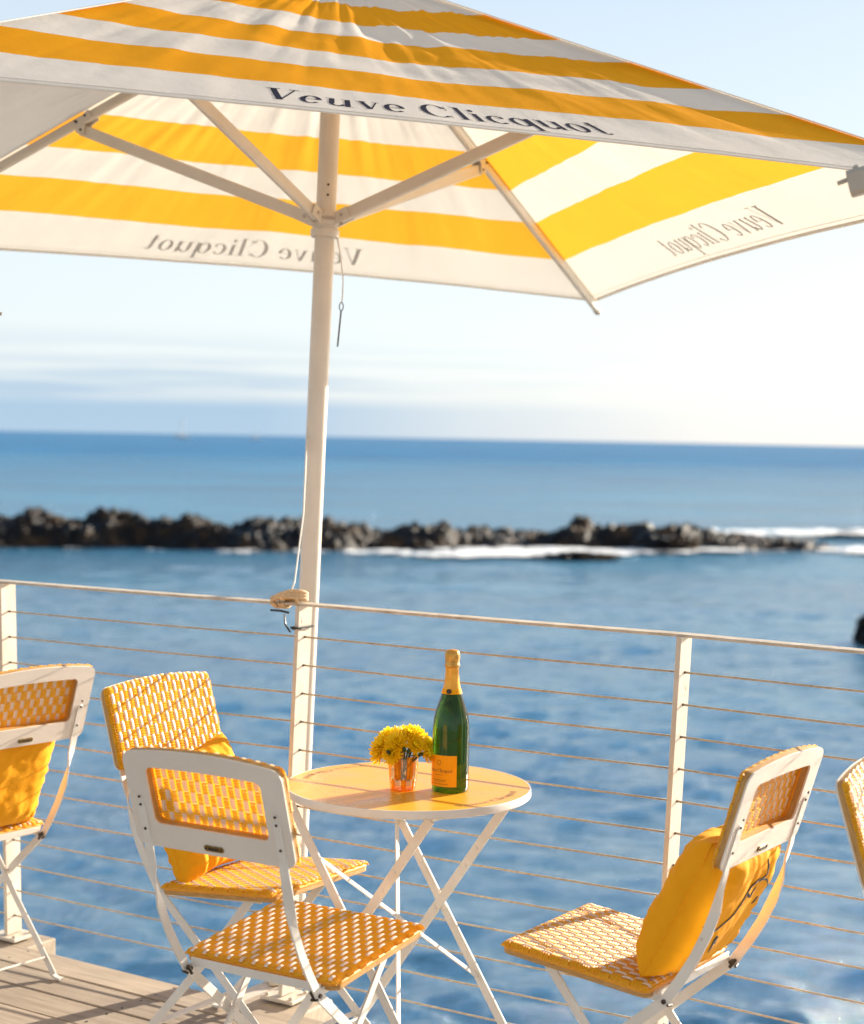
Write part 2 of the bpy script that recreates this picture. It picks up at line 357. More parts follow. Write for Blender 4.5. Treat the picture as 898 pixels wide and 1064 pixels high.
def build_reef():
    nx, ny = 620, 46; V = []; F = []
    for i in range(nx+1):
        x = -42 + 70*i/nx
        H = ridge(x)*(.76 if x < 8 else .95)
        for j in range(ny+1):
            s = j/ny*2-1; wd = 4.2 + .8*sin(x*.5)+.6*sin(x*1.3+2)
            y = reef_y(x)+s*wd
            p = Vector((x*.42, y*.42, 3.1))
            cr = noise.hetero_terrain(p*1.3, .9, 2.1, 5, .75, noise_basis='BLENDER') 
            vo = noise.voronoi(Vector((x*.55, y*.55, 0)))[0]; bl = min(1, (vo[1]-vo[0])*1.9)**.5
            vo2 = noise.voronoi(Vector((x*1.5, y*1.5, 5)))[0]; bl2 = min(1, (vo2[1]-vo2[0])*1.6)**.6
            env = (1-abs(s)**2.2)
            z = env*(H+.45) * (.60 + .13*bl + .20*bl2 + .12*(cr-.6)) - .38*(1-env) - .28 + .10*noise.noise(Vector((x*2.2, y*2.2, 1))) + .16*noise.fractal(Vector((x*1.7, y*1.7, 4)), .7, 2.3, 4)
            if s < 0: z -= .25*(-s)**1.5
            V.append((x, y, SEA+z))
    n = ny+1
    for i in range(nx):
        for j in range(ny): F.append((i*n+j, (i+1)*n+j, (i+1)*n+j+1, i*n+j+1))
    mb = MB(); mb.add(V, F); o = mb.build('rocky_reef', M_rock, smooth=False)
    tag(o, 'long low reef of dark jagged rocks crossing the sea below the horizon', 'reef')
def boulder(name, loc, size, seed, label, cat='rock'):
    mb = MB(); ns, nr_ = 40, 22; V = []; F = []
    for j in range(nr_+1):
        ph = pi*j/nr_
        for i in range(ns):
            a = 2*pi*i/ns; d = Vector((sin(ph)*cos(a), sin(ph)*sin(a), cos(ph)))
            vo = noise.voronoi(d*1.7+Vector((seed, 0, 0)))[0]
            k = .72+.34*min(1, (vo[1]-vo[0])*2)+.22*noise.fractal(d*2.3+Vector((0, seed, 0)), .8, 2.1, 5)
            V.append((d.x*size[0]*k, d.y*size[1]*k, d.z*size[2]*k))
    for j in range(nr_):
        for i in range(ns): F.append((j*ns+i, (j+1)*ns+i, (j+1)*ns+(i+1) % ns, j*ns+(i+1) % ns))
    mb.add(V, F); o = mb.build(name, M_rock, smooth=False, loc=loc); tag(o, label, cat); return o
def foam(name, label, pts, wid, m, lift=.16):
    """strip of surf: pts = [(x,y,density)]"""
    V = []; F = []; D = []; ny = 10; nseg = len(pts)
    for i, (x, y, dn) in enumerate(pts):
        for j in range(ny+1):
            s = j/ny*2-1; V.append((x, y+s*wid, SEA+lift+.10*noise.noise(Vector((x*.6, (y+s*wid)*.6, 2))))); D.append(dn-.42*abs(s)**1.8)
    for i in range(nseg-1):
        for j in range(ny): a = i*(ny+1)+j; F.append((a, a+ny+1, a+ny+2, a+1))
    mb = MB(); mb.add(V, F); o = mb.build(name, m, smooth=True)
    at = o.data.attributes.new('dens', 'FLOAT', 'POINT'); at.data.foreach_set('value', D)
    tag(o, label, 'surf', None, 'stuff'); return o

build_sea(); build_reef()
boulder('rock', (8.1, 95.2, SEA+.05), (2.3, 1.3, .42), 3.3, 'flat dark rock awash in front of the right part of the reef')
boulder('rock', (14.1, 103.6, SEA+.25), (2.2, 1.5, .85), 8.1, 'rounded rock with surf around it at the foot of the reef')
boulder('rock', (31.0, 126.0, SEA+.0), (3.4, 1.5, .42), 5.7, 'distant low rock in surf past the right end of the reef')
boulder('rock', (15.0, 57.3, SEA+.15), (.92, .9, .90), 1.9, 'lone dark rock in the water at the right edge of the picture')
Mf = foam_mat('surf_foam', 1.1, .59, .66)
def line(x0, x1, yf, df, n=80): return [(x0+(x1-x0)*i/n, yf(x0+(x1-x0)*i/n), df(i/n)) for i in range(n+1)]
foam('surf', 'white surf washing along the near side of the left reef', line(-34, 2, lambda x: reef_y(x)-6.2, lambda t: .08+.05*sin(t*23)+.06*sin(t*9+1)), 3.2, Mf)
foam('surf', 'broad white surf washing in front of the right part of the reef', line(-2, 14, lambda x: reef_y(x)-8.0, lambda t: .08+.20*abs(sin(pi*min(1, t*1.05)))**.6), 6.5, Mf)
foam('surf', 'surf running along the low right end of the reef', line(13, 44, lambda x: reef_y(x)-4.0, lambda t: .17+.08*sin(t*17)), 5.5, Mf)
foam('surf', 'white breaking wave behind the right end of the reef', line(10, 48, lambda x: 116+(x-10)*.45, lambda t: .22*abs(sin(pi*min(1, t*1.1+.1)))**.5), 7.5, Mf, .35)

# far sailing boats
M_hull = varied('boat_white', (.75,.75,.75), (.8,.8,.8), 3, .4)
def boat(x, y, h, label):
    e = empty('sailing_boat', (x, y, SEA)); tag(e, label, 'sailing boat', 'far sailing boats')
    mb = MB(); L_ = h*.85; n = 12; V = []; F = []
    for i in range(n+1):
        t = i/n; w = h*.12*sin(pi*min(1, .15+t*.85))**.7; xx = (t-.5)*L_; z1 = h*.10+.02*h*(2*t-1)**2
        V += [(xx, -w, z1), (xx, -w*.5, -.1), (xx, w*.5, -.1), (xx, w, z1)]
    for i in range(n):
        for k in range(3): a = i*4+k; F.append((a, a+4, a+5, a+1))
        F.append((i*4+3, i*4+7, i*4+4, i*4))
    mb.add(V, F + [(3,2,1,0), tuple(n*4+k for k in range(4))]); mb.build('hull', M_hull, e)
    m2 = MB(); m2.tube([(0, 0, .05*h), (0, 0, h)], .034*h, 6); m2.tube([(0, 0, .16*h), (-.38*L_, 0, .17*h)], .01*h, 6); m2.build('mast', M_hull, e)
    m3 = MB(); m3.box((-.02*L_, 0, h*.13), (L_*.35, h*.1, h*.06)); m3.build('cabin', M_hull, e)
boat(-405, 2780, 32, 'larger pale sailing boat on the horizon left of the parasol pole')
boat(-287, 2790, 22, 'smaller and fainter sailing boat on the horizon, nearer the parasol pole')

# ------------------------------------------------------------------ deck
DX = Vector((.838, -.546, 0)); DN = Vector((.546, .838, 0)); D0 = Vector((-1.172, 5.134, 0))
def build_deck():
    ang = atan2(DX.y, DX.x)
    V = []; F = []; tint = []; y = 0.0; k = 0
    mb = MB()
    while y > -11:
        w = .135; r1 = random.Random(k*3+1)
        x = -9 + r1.uniform(0, 2.4)
        first = True
        while x < 9:
            ln = 3.6 + r1.uniform(-.4, .4)
            if first: x0 = -9; x1 = x+.001; first = False
            else: x0 = x; x1 = min(9, x+ln); x = x1
            if x1-x0 > .05:
                dz = r1.uniform(-.0012, .0012)
                mb.box(((x0+x1)/2, y-w/2, -.016+dz), (x1-x0-.003, w-.007, .032), bev=.003)
                tint += [r1.random()]*(len(mb.v)-len(tint))
        y -= w; k += 1
    for k in range(26):
        for i in range(31):
            xx = -8.7+i*.58
            if abs(xx) < 4:
                for q in (.030, .105): mb.lathe([(.0042,0),(.0042,.0012),(.0022,.0012),(.0018,.0006)], (xx, -k*.135-q, -.0010), 8, mi=1)
    tint += [.5]*(len(mb.v)-len(tint))
    o = mb.build('deck', [M_wood, M_bolt]); o.location = D0; o.rotation_euler = (0, 0, ang)
    a = o.data.color_attributes.new('tint', 'FLOAT_COLOR', 'POINT')
    for i, t in enumerate(tint): a.data[i].color = (t, (t*7.3) % 1, (t*13.7) % 1, 1)
    tag(o, 'weathered grey brown timber deck', None, None, 'structure')
    s = MB()      # joists, fascia and piles below
    s.box((0, -.03, -.14), (18, .045, .2)); s.box((0, -1.6, -.16), (18, .09, .25)); s.box((0, -6, -.16), (18, .09, .25))
    for i in range(31): s.box((-8.7+i*.58, -5.4, -.082), (.045, 10.6, .095))
    for i in range(7):
        for yy in (-1.6, -6): s.tube([(-8+i*2.6, yy, -.28), (-8+i*2.6, yy, SEA-1.5)], .14, 12)
    p = s.build('deck_substructure', M_wood); p.location = D0; p.rotation_euler = (0, 0, ang)
    p.data.color_attributes.new('tint', 'FLOAT_COLOR', 'POINT')
    tag(p, 'dark beams and piles carrying the timber deck', None, None, 'structure')
build_deck()

# ------------------------------------------------------------------ railing: one fence thing
posts = [((-2.20,5.80),(-2.20,5.80)), ((-1.264,5.235),(-1.292,5.235)), ((-.378,4.704),(-.346,4.706)), ((.572,4.118),(.611,4.118)), ((1.50,3.47),(1.53,3.47)), ((2.42,2.80),(2.44,2.80)), ((-3.1,6.34),(-3.1,6.34))]
order = [6, 0, 1, 2, 3, 4, 5]
HR = 1.10
def build_rail():
    c = posts[3][0]; e = empty('railing', (c[0], c[1], 0)); tag(e, 'cream painted steel railing with thin horizontal cables at the deck edge', 'railing')
    off = Vector((c[0], c[1], 0))
    P = [(Vector((*posts[i][0], 0))-off, Vector((*posts[i][1], HR))-off) for i in order]
    for k, (b, t) in enumerate(P):
        nb = P[min(k+1, len(P)-1)][0]-P[max(k-1, 0)][0]; d = nb.normalized(); nrm = Vector((-d.y, d.x, 0))
        mb = MB(); mb.bar([b+Vector((0,0,.02)), t-Vector((0,0,.003))], .066, .013, up=d)
        po = mb.build('post', M_post, e)
        f = MB(); f.box(b+Vector((0,0,.012)), (.11,.10,.010), rot=rotto((0,0,1), d), bev=.002)
        for sx in (-1, 1):
            for sy in (-1, 1): f.lathe([(.007,0),(.007,.006),(.003,.008)], b+d*.04*sx+nrm*.035*sy+Vector((0,0,.017)), 6)
        f.build('foot_plate', M_post, po)
        w = MB(); w.box(b+nrm*.0+Vector((0,0,-.044)), (.20,.17,.085), rot=rotto((0,0,1), d), bev=.005)
        bo = w.build('support_block', M_wood, po); bo.data.color_attributes.new('tint', 'FLOAT_COLOR', 'POINT')
        for j in range(13):
            g = MB()
            z = HR-.09-.078*j; q = b+(t-b)*(z/HR)
            g.tube([q-d*.0085, q+d*.0085], .0036, 8)
            g.tube([q+d*.008, q+d*.017], .0026, 8)
            g.build('cable_fitting', M_bolt, po)
    for (b0, t0), (b1, t1) in zip(P, P[1:]):
        mb = MB(); d = (t1-t0).normalized()
        n = 8; pth = [t0+(t1-t0)*i/n+Vector((0,0,-.0015*sin(pi*i/n))) for i in range(n+1)]
        mb.bar([pth[0]-d*.0]+pth[1:], .048, .007)
        mb.build('top_rail', M_rail, e)
        for j in range(13):
            z = HR-.09-.078*j; a = b0+(t0-b0)*(z/HR); c2 = b1+(t1-b1)*(z/HR)
            cb = MB(); cb.tube([a+(c2-a)*i/6+Vector((0,0,-.004*sin(pi*i/6)*(.4+.6*((j*37) % 7)/7))) for i in range(7)], .0026, 7)
            cb.build('cable', M_cable, e, smooth=True)
build_rail()

# ------------------------------------------------------------------ parasol
bx, by, tx, ty, yaw, UA, UZ, URISE, UHUB, UJS, USG = -0.3873, 5.0202, 0.0269, 0.0324, 0.2743, 1.3813, 2.1942, 0.7468, 2.1813, 0.4893, 0.0431
ax = Vector((tx, ty, 1)).normalized(); e1 = Vector((cos(yaw), sin(yaw), 0)); e1 = (e1-ax*e1.dot(ax)).normalized(); e2 = ax.cross(e1)
MU = Matrix((e1, e2, ax)).transposed().to_4x4(); MU.translation = Vector((bx, by, 0))
APEX = Vector((0, 0, UZ+URISE))
def can_surf(k, s, t, wr=True):
    """panel k (0 = -y side, then counterclockwise), s -1..1 across, t 0 hem .. 1 apex, in parasol space"""
    q = (s+1)/2
    p0 = Vector((s*UA, -UA, UZ)); m = Vector((0, -UA, UZ)); up = (APEX-m).normalized()
    p0 = p0 + up*(4*q*(1-q)*USG)
    p = p0.lerp(APEX, t)
    nrm = Vector((0, -URISE, UA)).normalized(); nrm = Vector((0, -sin(atan2(URISE, UA)), cos(atan2(URISE, UA))))
    p = p - nrm*(.030*(1-s*s)*4*t*(1-t)*.9)
    if wr:
        env = (1-s**6)*min(1, t*4+.18)
        seed = k*17.3
        w = noise.fractal(Vector((s*4.6*(1-.25*t)+seed, t*.9+s*.8, 2)), .9, 2.2, 5)*.008
        ring_ = noise.noise(Vector((s*13+seed, t*1.1, 7)))
        w += abs(ring_)*.016*max(0, t-.25)**.8
        w += .006*noise.noise(Vector((s*5+t*8+seed, t*13-s*3, 1)))*(.15+1.6*t)
        p = p + nrm*w*env*(1-.75*t**6)
    for _ in range(k): p = Vector((-p.y, p.x, p.z))
    return p
def can_cloth(k, s, t):
    """the same surface, read off the mesh grid in the hem band"""
    u = (s+1)/2*150; i = int(u); fu = u-i; v = t/(.155/16); j = int(v); fv = v-j
    g = lambda a, b: can_surf(k, a/150*2-1, b*.155/16)
    return g(i, j).lerp(g(i+1, j), fu).lerp(g(i, j+1).lerp(g(i+1, j+1), fu), fv)
def can_norm(k, s, t):
    a = can_surf(k, s+.004, t)-can_surf(k, s-.004, t); b = can_surf(k, s, min(1, t+.003))-can_surf(k, s, t-.003)
    n = a.cross(b).normalized(); return n if n.z > 0 else -n
def build_parasol():
    e = empty('parasol', (0,0,0), M=MU); tag(e, 'large yellow and white striped square parasol tied to the railing', 'parasol')
    # pole
    mb = MB(); mb.tube([(0,0,.05),(0,0,UZ+URISE-.03)], .0295, 28); mb.build('pole', M_alu, e, smooth=True, angle=50)
    # canopy
    bounds = [(0,.155,0,16),(.155,.288,1,5),(.288,.396,0,5),(.396,.516,1,5),(.516,.622,0,5),(.622,.745,1,5),(.745,.86,0,5),(.86,.945,1,4),(.945,.995,0,3)]
    c = MB(); ns = 150
    for k in range(4):
        rows = []
        for (a, b, mi, n) in bounds:
            for i in range(n): rows.append((a+(b-a)*i/n, mi))
        rows.append((.995, 0)); o = len(c.v)
        for t, _ in rows:
            for i in range(ns+1): c.v.append(tuple(can_surf(k, i/ns*2-1, t)))
        for r in range(len(rows)-1):
            for i in range(ns):
                a = o+r*(ns+1)+i; c.f.append((a, a+1, a+ns+2, a+ns+1)); c.m.append(0 if k == 3 else rows[r][1])
    can = c.build('canopy', [M_canW, M_canY], e, smooth=True)
    h = MB(); 
    for k in range(4):
        h.bar([can_surf(k, i/60*2-1, .0015) for i in range(61)], .014, .0035, ups=[can_norm(k, max(-.98, min(.98, i/60*2-1)), .004) for i in range(61)])
    h.build('hem', M_canW, can, smooth=True, angle=40)
    h = MB()
    for k in range(4):
        h.bar([can_surf(k, i/80*2-1, .0165)+can_norm(k, max(-.98, min(.98, i/80*2-1)), .0165)*.0008 for i in range(81)], .0022, .0010, ups=[can_norm(k, max(-.98, min(.98, i/80*2-1)), .0165) for i in range(81)])
    h.build('hem_stitching', M_alu, can)
    h = MB()
    for k in range(4):
        h.bar([can_surf(k, 1, .01+.97*i/30)+ (can_norm(k, .97, .01+.97*i/30)+can_norm((k+1) % 4, -.97, .01+.97*i/30)).normalized()*.0025 for i in range(31)], .016, .003, ups=[(can_norm(k, .97, .01+.97*i/30)+can_norm((k+1) % 4, -.97, .01+.97*i/30)).normalized() for i in range(31)])
    h.build('corner_seam', M_canW, can)
    tq, cap = text_quads(NAME)
    for k in range(4):
        t = MB(); W_ = .80; capt = .108
        for f in tq:
            vs = []
            for (px, py) in f:
                s = (-.41+px*W_)/(UA*.92); tt = .045+(py/cap*capt)/1.57
                vs.append(can_cloth(k, s, tt)+can_norm(k, s, tt)*.0007)
            t.add(vs, [(0,1,2,3)])
        t.build('printed_name', M_print, can)
    # patch at the top of the canopy
    v = MB(); v.lathe([(.001,.035),(.05,.034),(.12,.012),(.16,-.038),(.158,-.042),(.05,.02),(.001,.022)], APEX, 4*8); v.build('top_cap', M_canW, can, smooth=True)
    # ribs and struts
    slope = atan2(URISE, UA*sqrt(2))
    hub_t = Vector((0,0,UZ+URISE-.055))
    for k, (sx, sy) in enumerate(((1,1),(-1,1),(-1,-1),(1,-1))):
        cor = Vector((sx*UA, sy*UA, UZ)); d = (cor-APEX).normalized(); un = Vector((-sx*sin(slope)/sqrt(2)*-1, -sy*sin(slope)/sqrt(2)*-1, cos(slope)))
        a = APEX-un*.028+d*.05; b = cor-un*.024+d*.025
        r = MB(); r.bar([a, b], .022, .030, up=un); rb = r.build('rib', M_alu, e)
        cp = MB(); cp.bar([b-d*.003, b+d*.018], .026, .034, up=un); cp.lathe([(.004,0),(.004,.006),(.002,.008)], b+un*.016, 8); cp.build('end_cap', M_alud, rb)
        j = APEX.lerp(cor, UJS)-un*.062
        js = MB()
        for off in (-.017, .017):
            w = d.cross(un)
            js.bar([j+w*off-d*.050+un*.034, j+w*off-d*.01+un*.026, j+w*off+d*.008-un*.008], .034, .004, up=w)
        js.build('strut_bracket', M_alu, rb)
        bl = MB()
        for q in (Vector((0,0,0)), un*.036-d*.03, un*.034+d*.012):
            w = d.cross(un); bl.tube([j+q-w*.022, j+q+w*.022], .0042, 8)
        bl.build('bolts', M_bolt, rb)
        hb = Vector((sx*.036/sqrt(2)*1.1, sy*.036/sqrt(2)*1.1, UHUB+.018)); dd = (j-hb).normalized()
        side = d.cross(un).normalized(); u2 = side.cross(dd)
        st = MB(); st.bar([hb+dd*.015, j+dd*.012], .020, .036, up=u2); so = st.build('strut', M_alu, e)
        # fork on the hub
        fk = MB()
        for off in (-.0135, .0135): fk.bar([Vector((sx*.03/sqrt(2), sy*.03/sqrt(2), UHUB+.012))+side*off, hb+dd*.05+side*off], .036, .004, up=side)
        fk.build('hub_fork', M_alu, so)
        bo = MB(); bo.tube([hb+dd*.026-side*.019, hb+dd*.026+side*.019], .005, 8); bo.build('bolts', M_alud, so)
    hm = MB(); hm.lathe([(.0300,-.036),(.040,-.036),(.0425,-.030),(.0425,-.014),(.037,-.010),(.037,-.004),(.044,0),(.0455,.008),(.0455,.030),(.042,.036),(.030,.036)], (0,0,UHUB), 36)
    hb = hm.build('runner_hub', M_alu, e, smooth=True, angle=35)
    x = MB()
    for a in (-110, -70, 20, 160, 90): x.tube([(.043*cos(R(a)), .043*sin(R(a)), UHUB+.016), (.0475*cos(R(a)), .0475*sin(R(a)), UHUB+.016)], .004, 8)
    x.box((.0*cos(0), -.0445, UHUB+.016), (.022, .006, .012), bev=.001)
    x.build('hub_screws', M_alud, hb)
    th = MB(); th.lathe([(.030,-.05),(.048,-.045),(.05,.0),(.048,.03),(.03,.034)], hub_t, 32); th.build('top_hub', M_alu, e, smooth=True, angle=40)
    ps = MB()
    for z in (UHUB+.085, UHUB+.115): 
        a = -95; ps.tube([(.028*cos(R(a)), .028*sin(R(a)), z), (.0305*cos(R(a)), .0305*sin(R(a)), z)], .0036, 10)
    ps.build('pin_holes', M_black, e)
    gr = MB()      # raised seam running up the pole
    gr.bar([(.029*cos(R(-118)), .029*sin(R(-118)), UHUB+.04), (.029*cos(R(-118)), .029*sin(R(-118)), UZ+URISE-.12)], .006, .0025, up=(cos(R(-118)), sin(R(-118)), 0)); gr.build('seam', M_alu, e)
    # pull cord with its clip and dark tag
    cd = MB(); P = [Vector((.034,-.016,UHUB-.034)), Vector((.046,-.02,UHUB-.09)), Vector((.056,-.022,UHUB-.16)), Vector((.056,-.022,UHUB-.215)), Vector((.054,-.022,UHUB-.225))]
    cd.tube(P, .0022, 6); co = cd.build('pull_cord', M_cord, e, smooth=True)
    cl = MB(); c0 = P[-1]-Vector((0,0,.012)); cl.tube([c0+Vector((.006*cos(a), 0, .012*sin(a))) for a in [i*2*pi/12 for i in range(13)]], .0016, 6); cl.build('clip', M_bolt, co)
    tg = MB(); tg.bar([c0-Vector((0,0,.012)), c0-Vector((.003,0,.065)), c0-Vector((.006,0,.118))], .0045, .0025, up=(0,1,0)); tg.build('pull_tag', M_strap, co)
    # bracket low on the deck edge that the pole stands in
    ft = MB(); ft.lathe([(.035,0),(.037,.002),(.037,.16),(.0305,.165)], (0,0,-.02), 24); ft.box((0,-.0,-.03), (.16,.16,.014), bev=.002); MI = MU.inverted(); pa = MI @ Vector((bx, by, -.05)); pb = MI @ (Vector((bx, by, -.05)) - DN*.42); ft.bar([pa, pb], .09, .03); ft.build('pole_socket', M_post, e, smooth=True, angle=35)
    return e
build_parasol()

# rope lashing, cords and cable ties at the top rail
def build_lashing():
    c = Vector((-.350, 4.70, HR)); d = Vector((.853,-.522,0)); n = Vector((.522,.853,0))
    e = empty('rope_lashing', c); tag(e, 'cream rope knotted round the top rail beside the parasol pole', 'rope')
    mb = MB()
    for k in range(4):          # coils round the rail
        o = -d*(.062+.011*k); rr = random.Random(k)
        ra, rb_ = .026+rr.uniform(-.003,.004), .012+rr.uniform(-.002,.005)
        mb.tube([o+n*ra*cos(a)+Vector((0,0,rb_*sin(a)))+d*.006*sin(a*.5+k) for a in [i*2*pi/16 for i in range(17)]], .0062, 8)
    for k in range(3):          # turns that lead from the rail up on to the post head
        z = .006+.010*k
        mb.tube([-d*.10+Vector((0,0,.004+z*.4))-n*.03, -d*.065+Vector((0,0,.020+z*.4))-n*.030, -d*.030+Vector((0,0,z+.016))-n*.026, -d*.004+Vector((0,0,z+.018))-n*.014, d*.010+n*.012+Vector((0,0,z+.012)), n*.036+Vector((0,0,z+.006)), -d*.03+n*.036+Vector((0,0,z+.004)), -d*.07+n*.026+Vector((0,0,z))], .0062, 8)
    mb.tube([-d*.055+Vector((0,0,.01)), -d*.03-n*.03+Vector((0,0,.025)), -d*.005-n*.022+Vector((0,0,.022)), d*.004-n*.02+Vector((0,0,-.004))], .0062, 8)
    ro = mb.build('rope', M_rope, e, smooth=True); ro.scale = (.82, .82, .82); ro.location = -d*.006+Vector((0,0,.001))
    w = MB()
    w.tube([-d*.03-n*.02+Vector((0,0,.016)), Vector((-.026,.05,.06)), Vector((-.016,.20,.24)), Vector((-.020,.35,.46))], .0022, 6)
    w.build('cord', M_cord, e, smooth=True)
    b = MB(); b.bar([-d*.10-n*.01+Vector((0,0,-.022)), -d*.06-n*.022+Vector((0,0,-.020)), -d*.03-n*.02+Vector((0,0,-.024))], .003, .006)
    b.tube([-d*.045-n*.02+Vector((0,0,-.03)), -d*.035-n*.03+Vector((0,0,-.055)), -d*.018-n*.03+Vector((0,0,-.075))], .0028, 6)
    b.build('hanging_strap', M_black, e)
    t = empty('cable_tie', c+Vector((0,0,-.062))); tag(t, 'black cable tie round the railing post just under the rope', 'cable tie')
    q = MB(); A, B = .008, .037
    pth = [d*x+n*y for x, y in ((-A-.003,-B),(A+.003,-B),(A+.004,B),(-A-.004,B),(-A-.003,-B))]
    q.bar([pth[0], pth[1], pth[2], pth[3], pth[4]], .0035, .006); q.build('band', M_black, t)
    q = MB(); q.box(-n*.041+d*.002, (.010,.007,.009), bev=.001); q.bar([-n*.043+d*.004, -n*.046+d*.03], .002, .004); q.build('tie_head', M_black, t)
build_lashing()

# ------------------------------------------------------------------ woven bistro chairs
def weave_panel(W, H, arch, r, mb, base, hoff=0.0, ww=.0046):
    """woven surface; local (u,v,h); mapping bends over the rim"""
    PC, PR, A = W/24.2, .0245, .0013
    def mp(u, v, h):
        va = v + arch*(1-(2*u/W)**2)*(v+H/2)/H
        top = H/2 + arch*(1-(2*u/W)**2)
        ex = abs(u)-(W/2-r); axx = max(0, ex/r)
        vv = va if va < 0 else va*(H/2)/top     # distance from centre to rim, normalised
        ey = abs(vv)-(H/2-r); ay = max(0, ey/r)
        axx = min(axx, 1.5); ay = min(ay, 1.5)
        x = (min(abs(u), W/2-r) + (r+h)*sin(axx)*cos(ay*.35))*(1 if u > 0 else -1)
        yv = (min(abs(vv), H/2-r) + (r+h)*sin(ay)*cos(axx*.35))
        y = -yv if va < 0 else yv*top/(H/2)
        z = -r + (r+h)*cos(axx)*cos(ay)
        return (x, y, z+hoff)
    ext = r*.40
    U, Vv = W/2+ext, H/2+ext
    nr = int(2*Vv/PR)+2
    # yellow bundles of four round strands
    nu = int(2*U/.0042)
    for j in range(-nr//2, nr//2+1):
        for q in range(4):
            v0 = j*PR + (q-1.5)*PR/4
            if abs(v0) > Vv: continue
            V = []
            jit = rnd.uniform(-.0004, .0004)
            for i in range(nu+1):
                u = -U+2*U*i/nu
                h = -A*(-1)**j*cos(pi*u/PC)
                h = max(-A, min(A, 1.35*h)) + jit
                for dv, dh in ((-.0030,-.0016),(0,.0006),(.0030,-.0016)): V.append(mp(u, v0+dv, h+dh))
            o = len(mb.v); mb.v += V
            for i in range(nu):
                for c in range(2): a = o+i*3+c; mb.f.append((a, a+3, a+4, a+1)); mb.m.append(0)
    Vv = H/2 - r*.15; nv = int(2*Vv/.0035)
    k = -int((W/2-.006)/PC)
    while k*PC <= W/2-.006:
        V = []; u0 = k*PC
        for i in range(nv+1):
            v = -Vv+2*Vv*i/nv
            h = A*(-1)**k*cos(pi*v/PR); h = max(-A*1.2, min(A*1.15, 1.7*h))
            for du, dh in ((-ww,-.0010),(-ww*.45,.0008),(ww*.45,.0008),(ww,-.0010)): V.append(mp(u0+du, v, h+dh))
        o = len(mb.v); mb.v += V
        for i in range(nv):
            for c in range(3): a = o+i*4+c; mb.f.append((a, a+1, a+5, a+4)); mb.m.append(1)
        k += 1
    if base:            # solid pad the weave is stretched over
        n = 44; V = []
        for i in range(n+1):
            for j in range(n+1):
                V.append(mp((-1+2*i/n)*(W/2+ext), (-1+2*j/n)*(H/2+ext), -.0042))
        mb.add(V, [(i*(n+1)+j, (i+1)*(n+1)+j, (i+1)*(n+1)+j+1, i*(n+1)+j+1) for i in range(n) for j in range(n)], 2)
def outline(W, H, arch, rad, n=7, inset=0.0, off=(0, 0)):
    """rounded rectangle with arched top"""
    pts = []
    for cx, cy, a0 in ((1,-1,-90),(1,1,0),(-1,1,90),(-1,-1,180)):
        for i in range(n+1):
            a = R(a0+90*i/n); x = cx*(W/2-rad)+rad*cos(a); y = cy*(H/2-rad)+rad*sin(a)
            pts.append((x, y))
        if (cx, cy) == (1, 1): pts += [(x, H/2) for x in np.linspace(W/2-rad, -W/2+rad, 14)[1:-1]]
    return [(x+off[0], y+off[1]+(arch*(1-(2*x/W)**2)*max(0, (y+H/2)/H))) for x, y in pts]
def slab(mb, pts, z0, z1, mi=0, mside=None, bev=.0015):
    n = len(pts); cx = sum(p[0] for p in pts)/n; cy = sum(p[1] for p in pts)/n
    def ins(p, b): d = Vector((cx-p[0], cy-p[1])); return (p[0]+d.x/d.length*b, p[1]+d.y/d.length*b)
    rows = [([ins(p, bev) for p in pts], z0), (pts, z0+bev), (pts, z1-bev), ([ins(p, bev) for p in pts], z1)]
    V = [(x, y, z) for r, z in rows for x, y in r]
    F = []; 
    mb.add(V, [tuple(range(n-1, -1, -1)), tuple(range(3*n, 4*n))], mi)
    o = len(mb.v)-4*n
    for k in range(3):
        for i in range(n):
            j = (i+1) % n; mb.f.append((o+k*n+i, o+k*n+j, o+(k+1)*n+j, o+(k+1)*n+i)); mb.m.append(mi if mside is None else mside)
def frame_slab(mb, po, pi_, z0, z1, mi=0, mo=None):
    """slab with a hole; both outlines have the same count"""
    n = len(po); V = [(x, y, z0) for x, y in po]+[(x, y, z1) for x, y in po]+[(x, y, z0) for x, y in pi_]+[(x, y, z1) for x, y in pi_]
    o = len(mb.v); mb.v += V
    for i in range(n):
        j = (i+1) % n
        for f, m_ in (((i, j, n+j, n+i), mi if mo is None else mo), ((2*n+j, 2*n+i, 3*n+i, 3*n+j), mi), ((n+i, n+j, 3*n+j, 3*n+i), mi), ((j, i, 2*n+i, 2*n+j), mi)):
            mb.f.append(tuple(o+a for a in f)); mb.m.append(m_)
WS, DS, HS, STILT = .400, .360, .452, .018
WB, ZB, ZT, YB, YT = .406, .700, .905, -.322, -.384
XB = .173
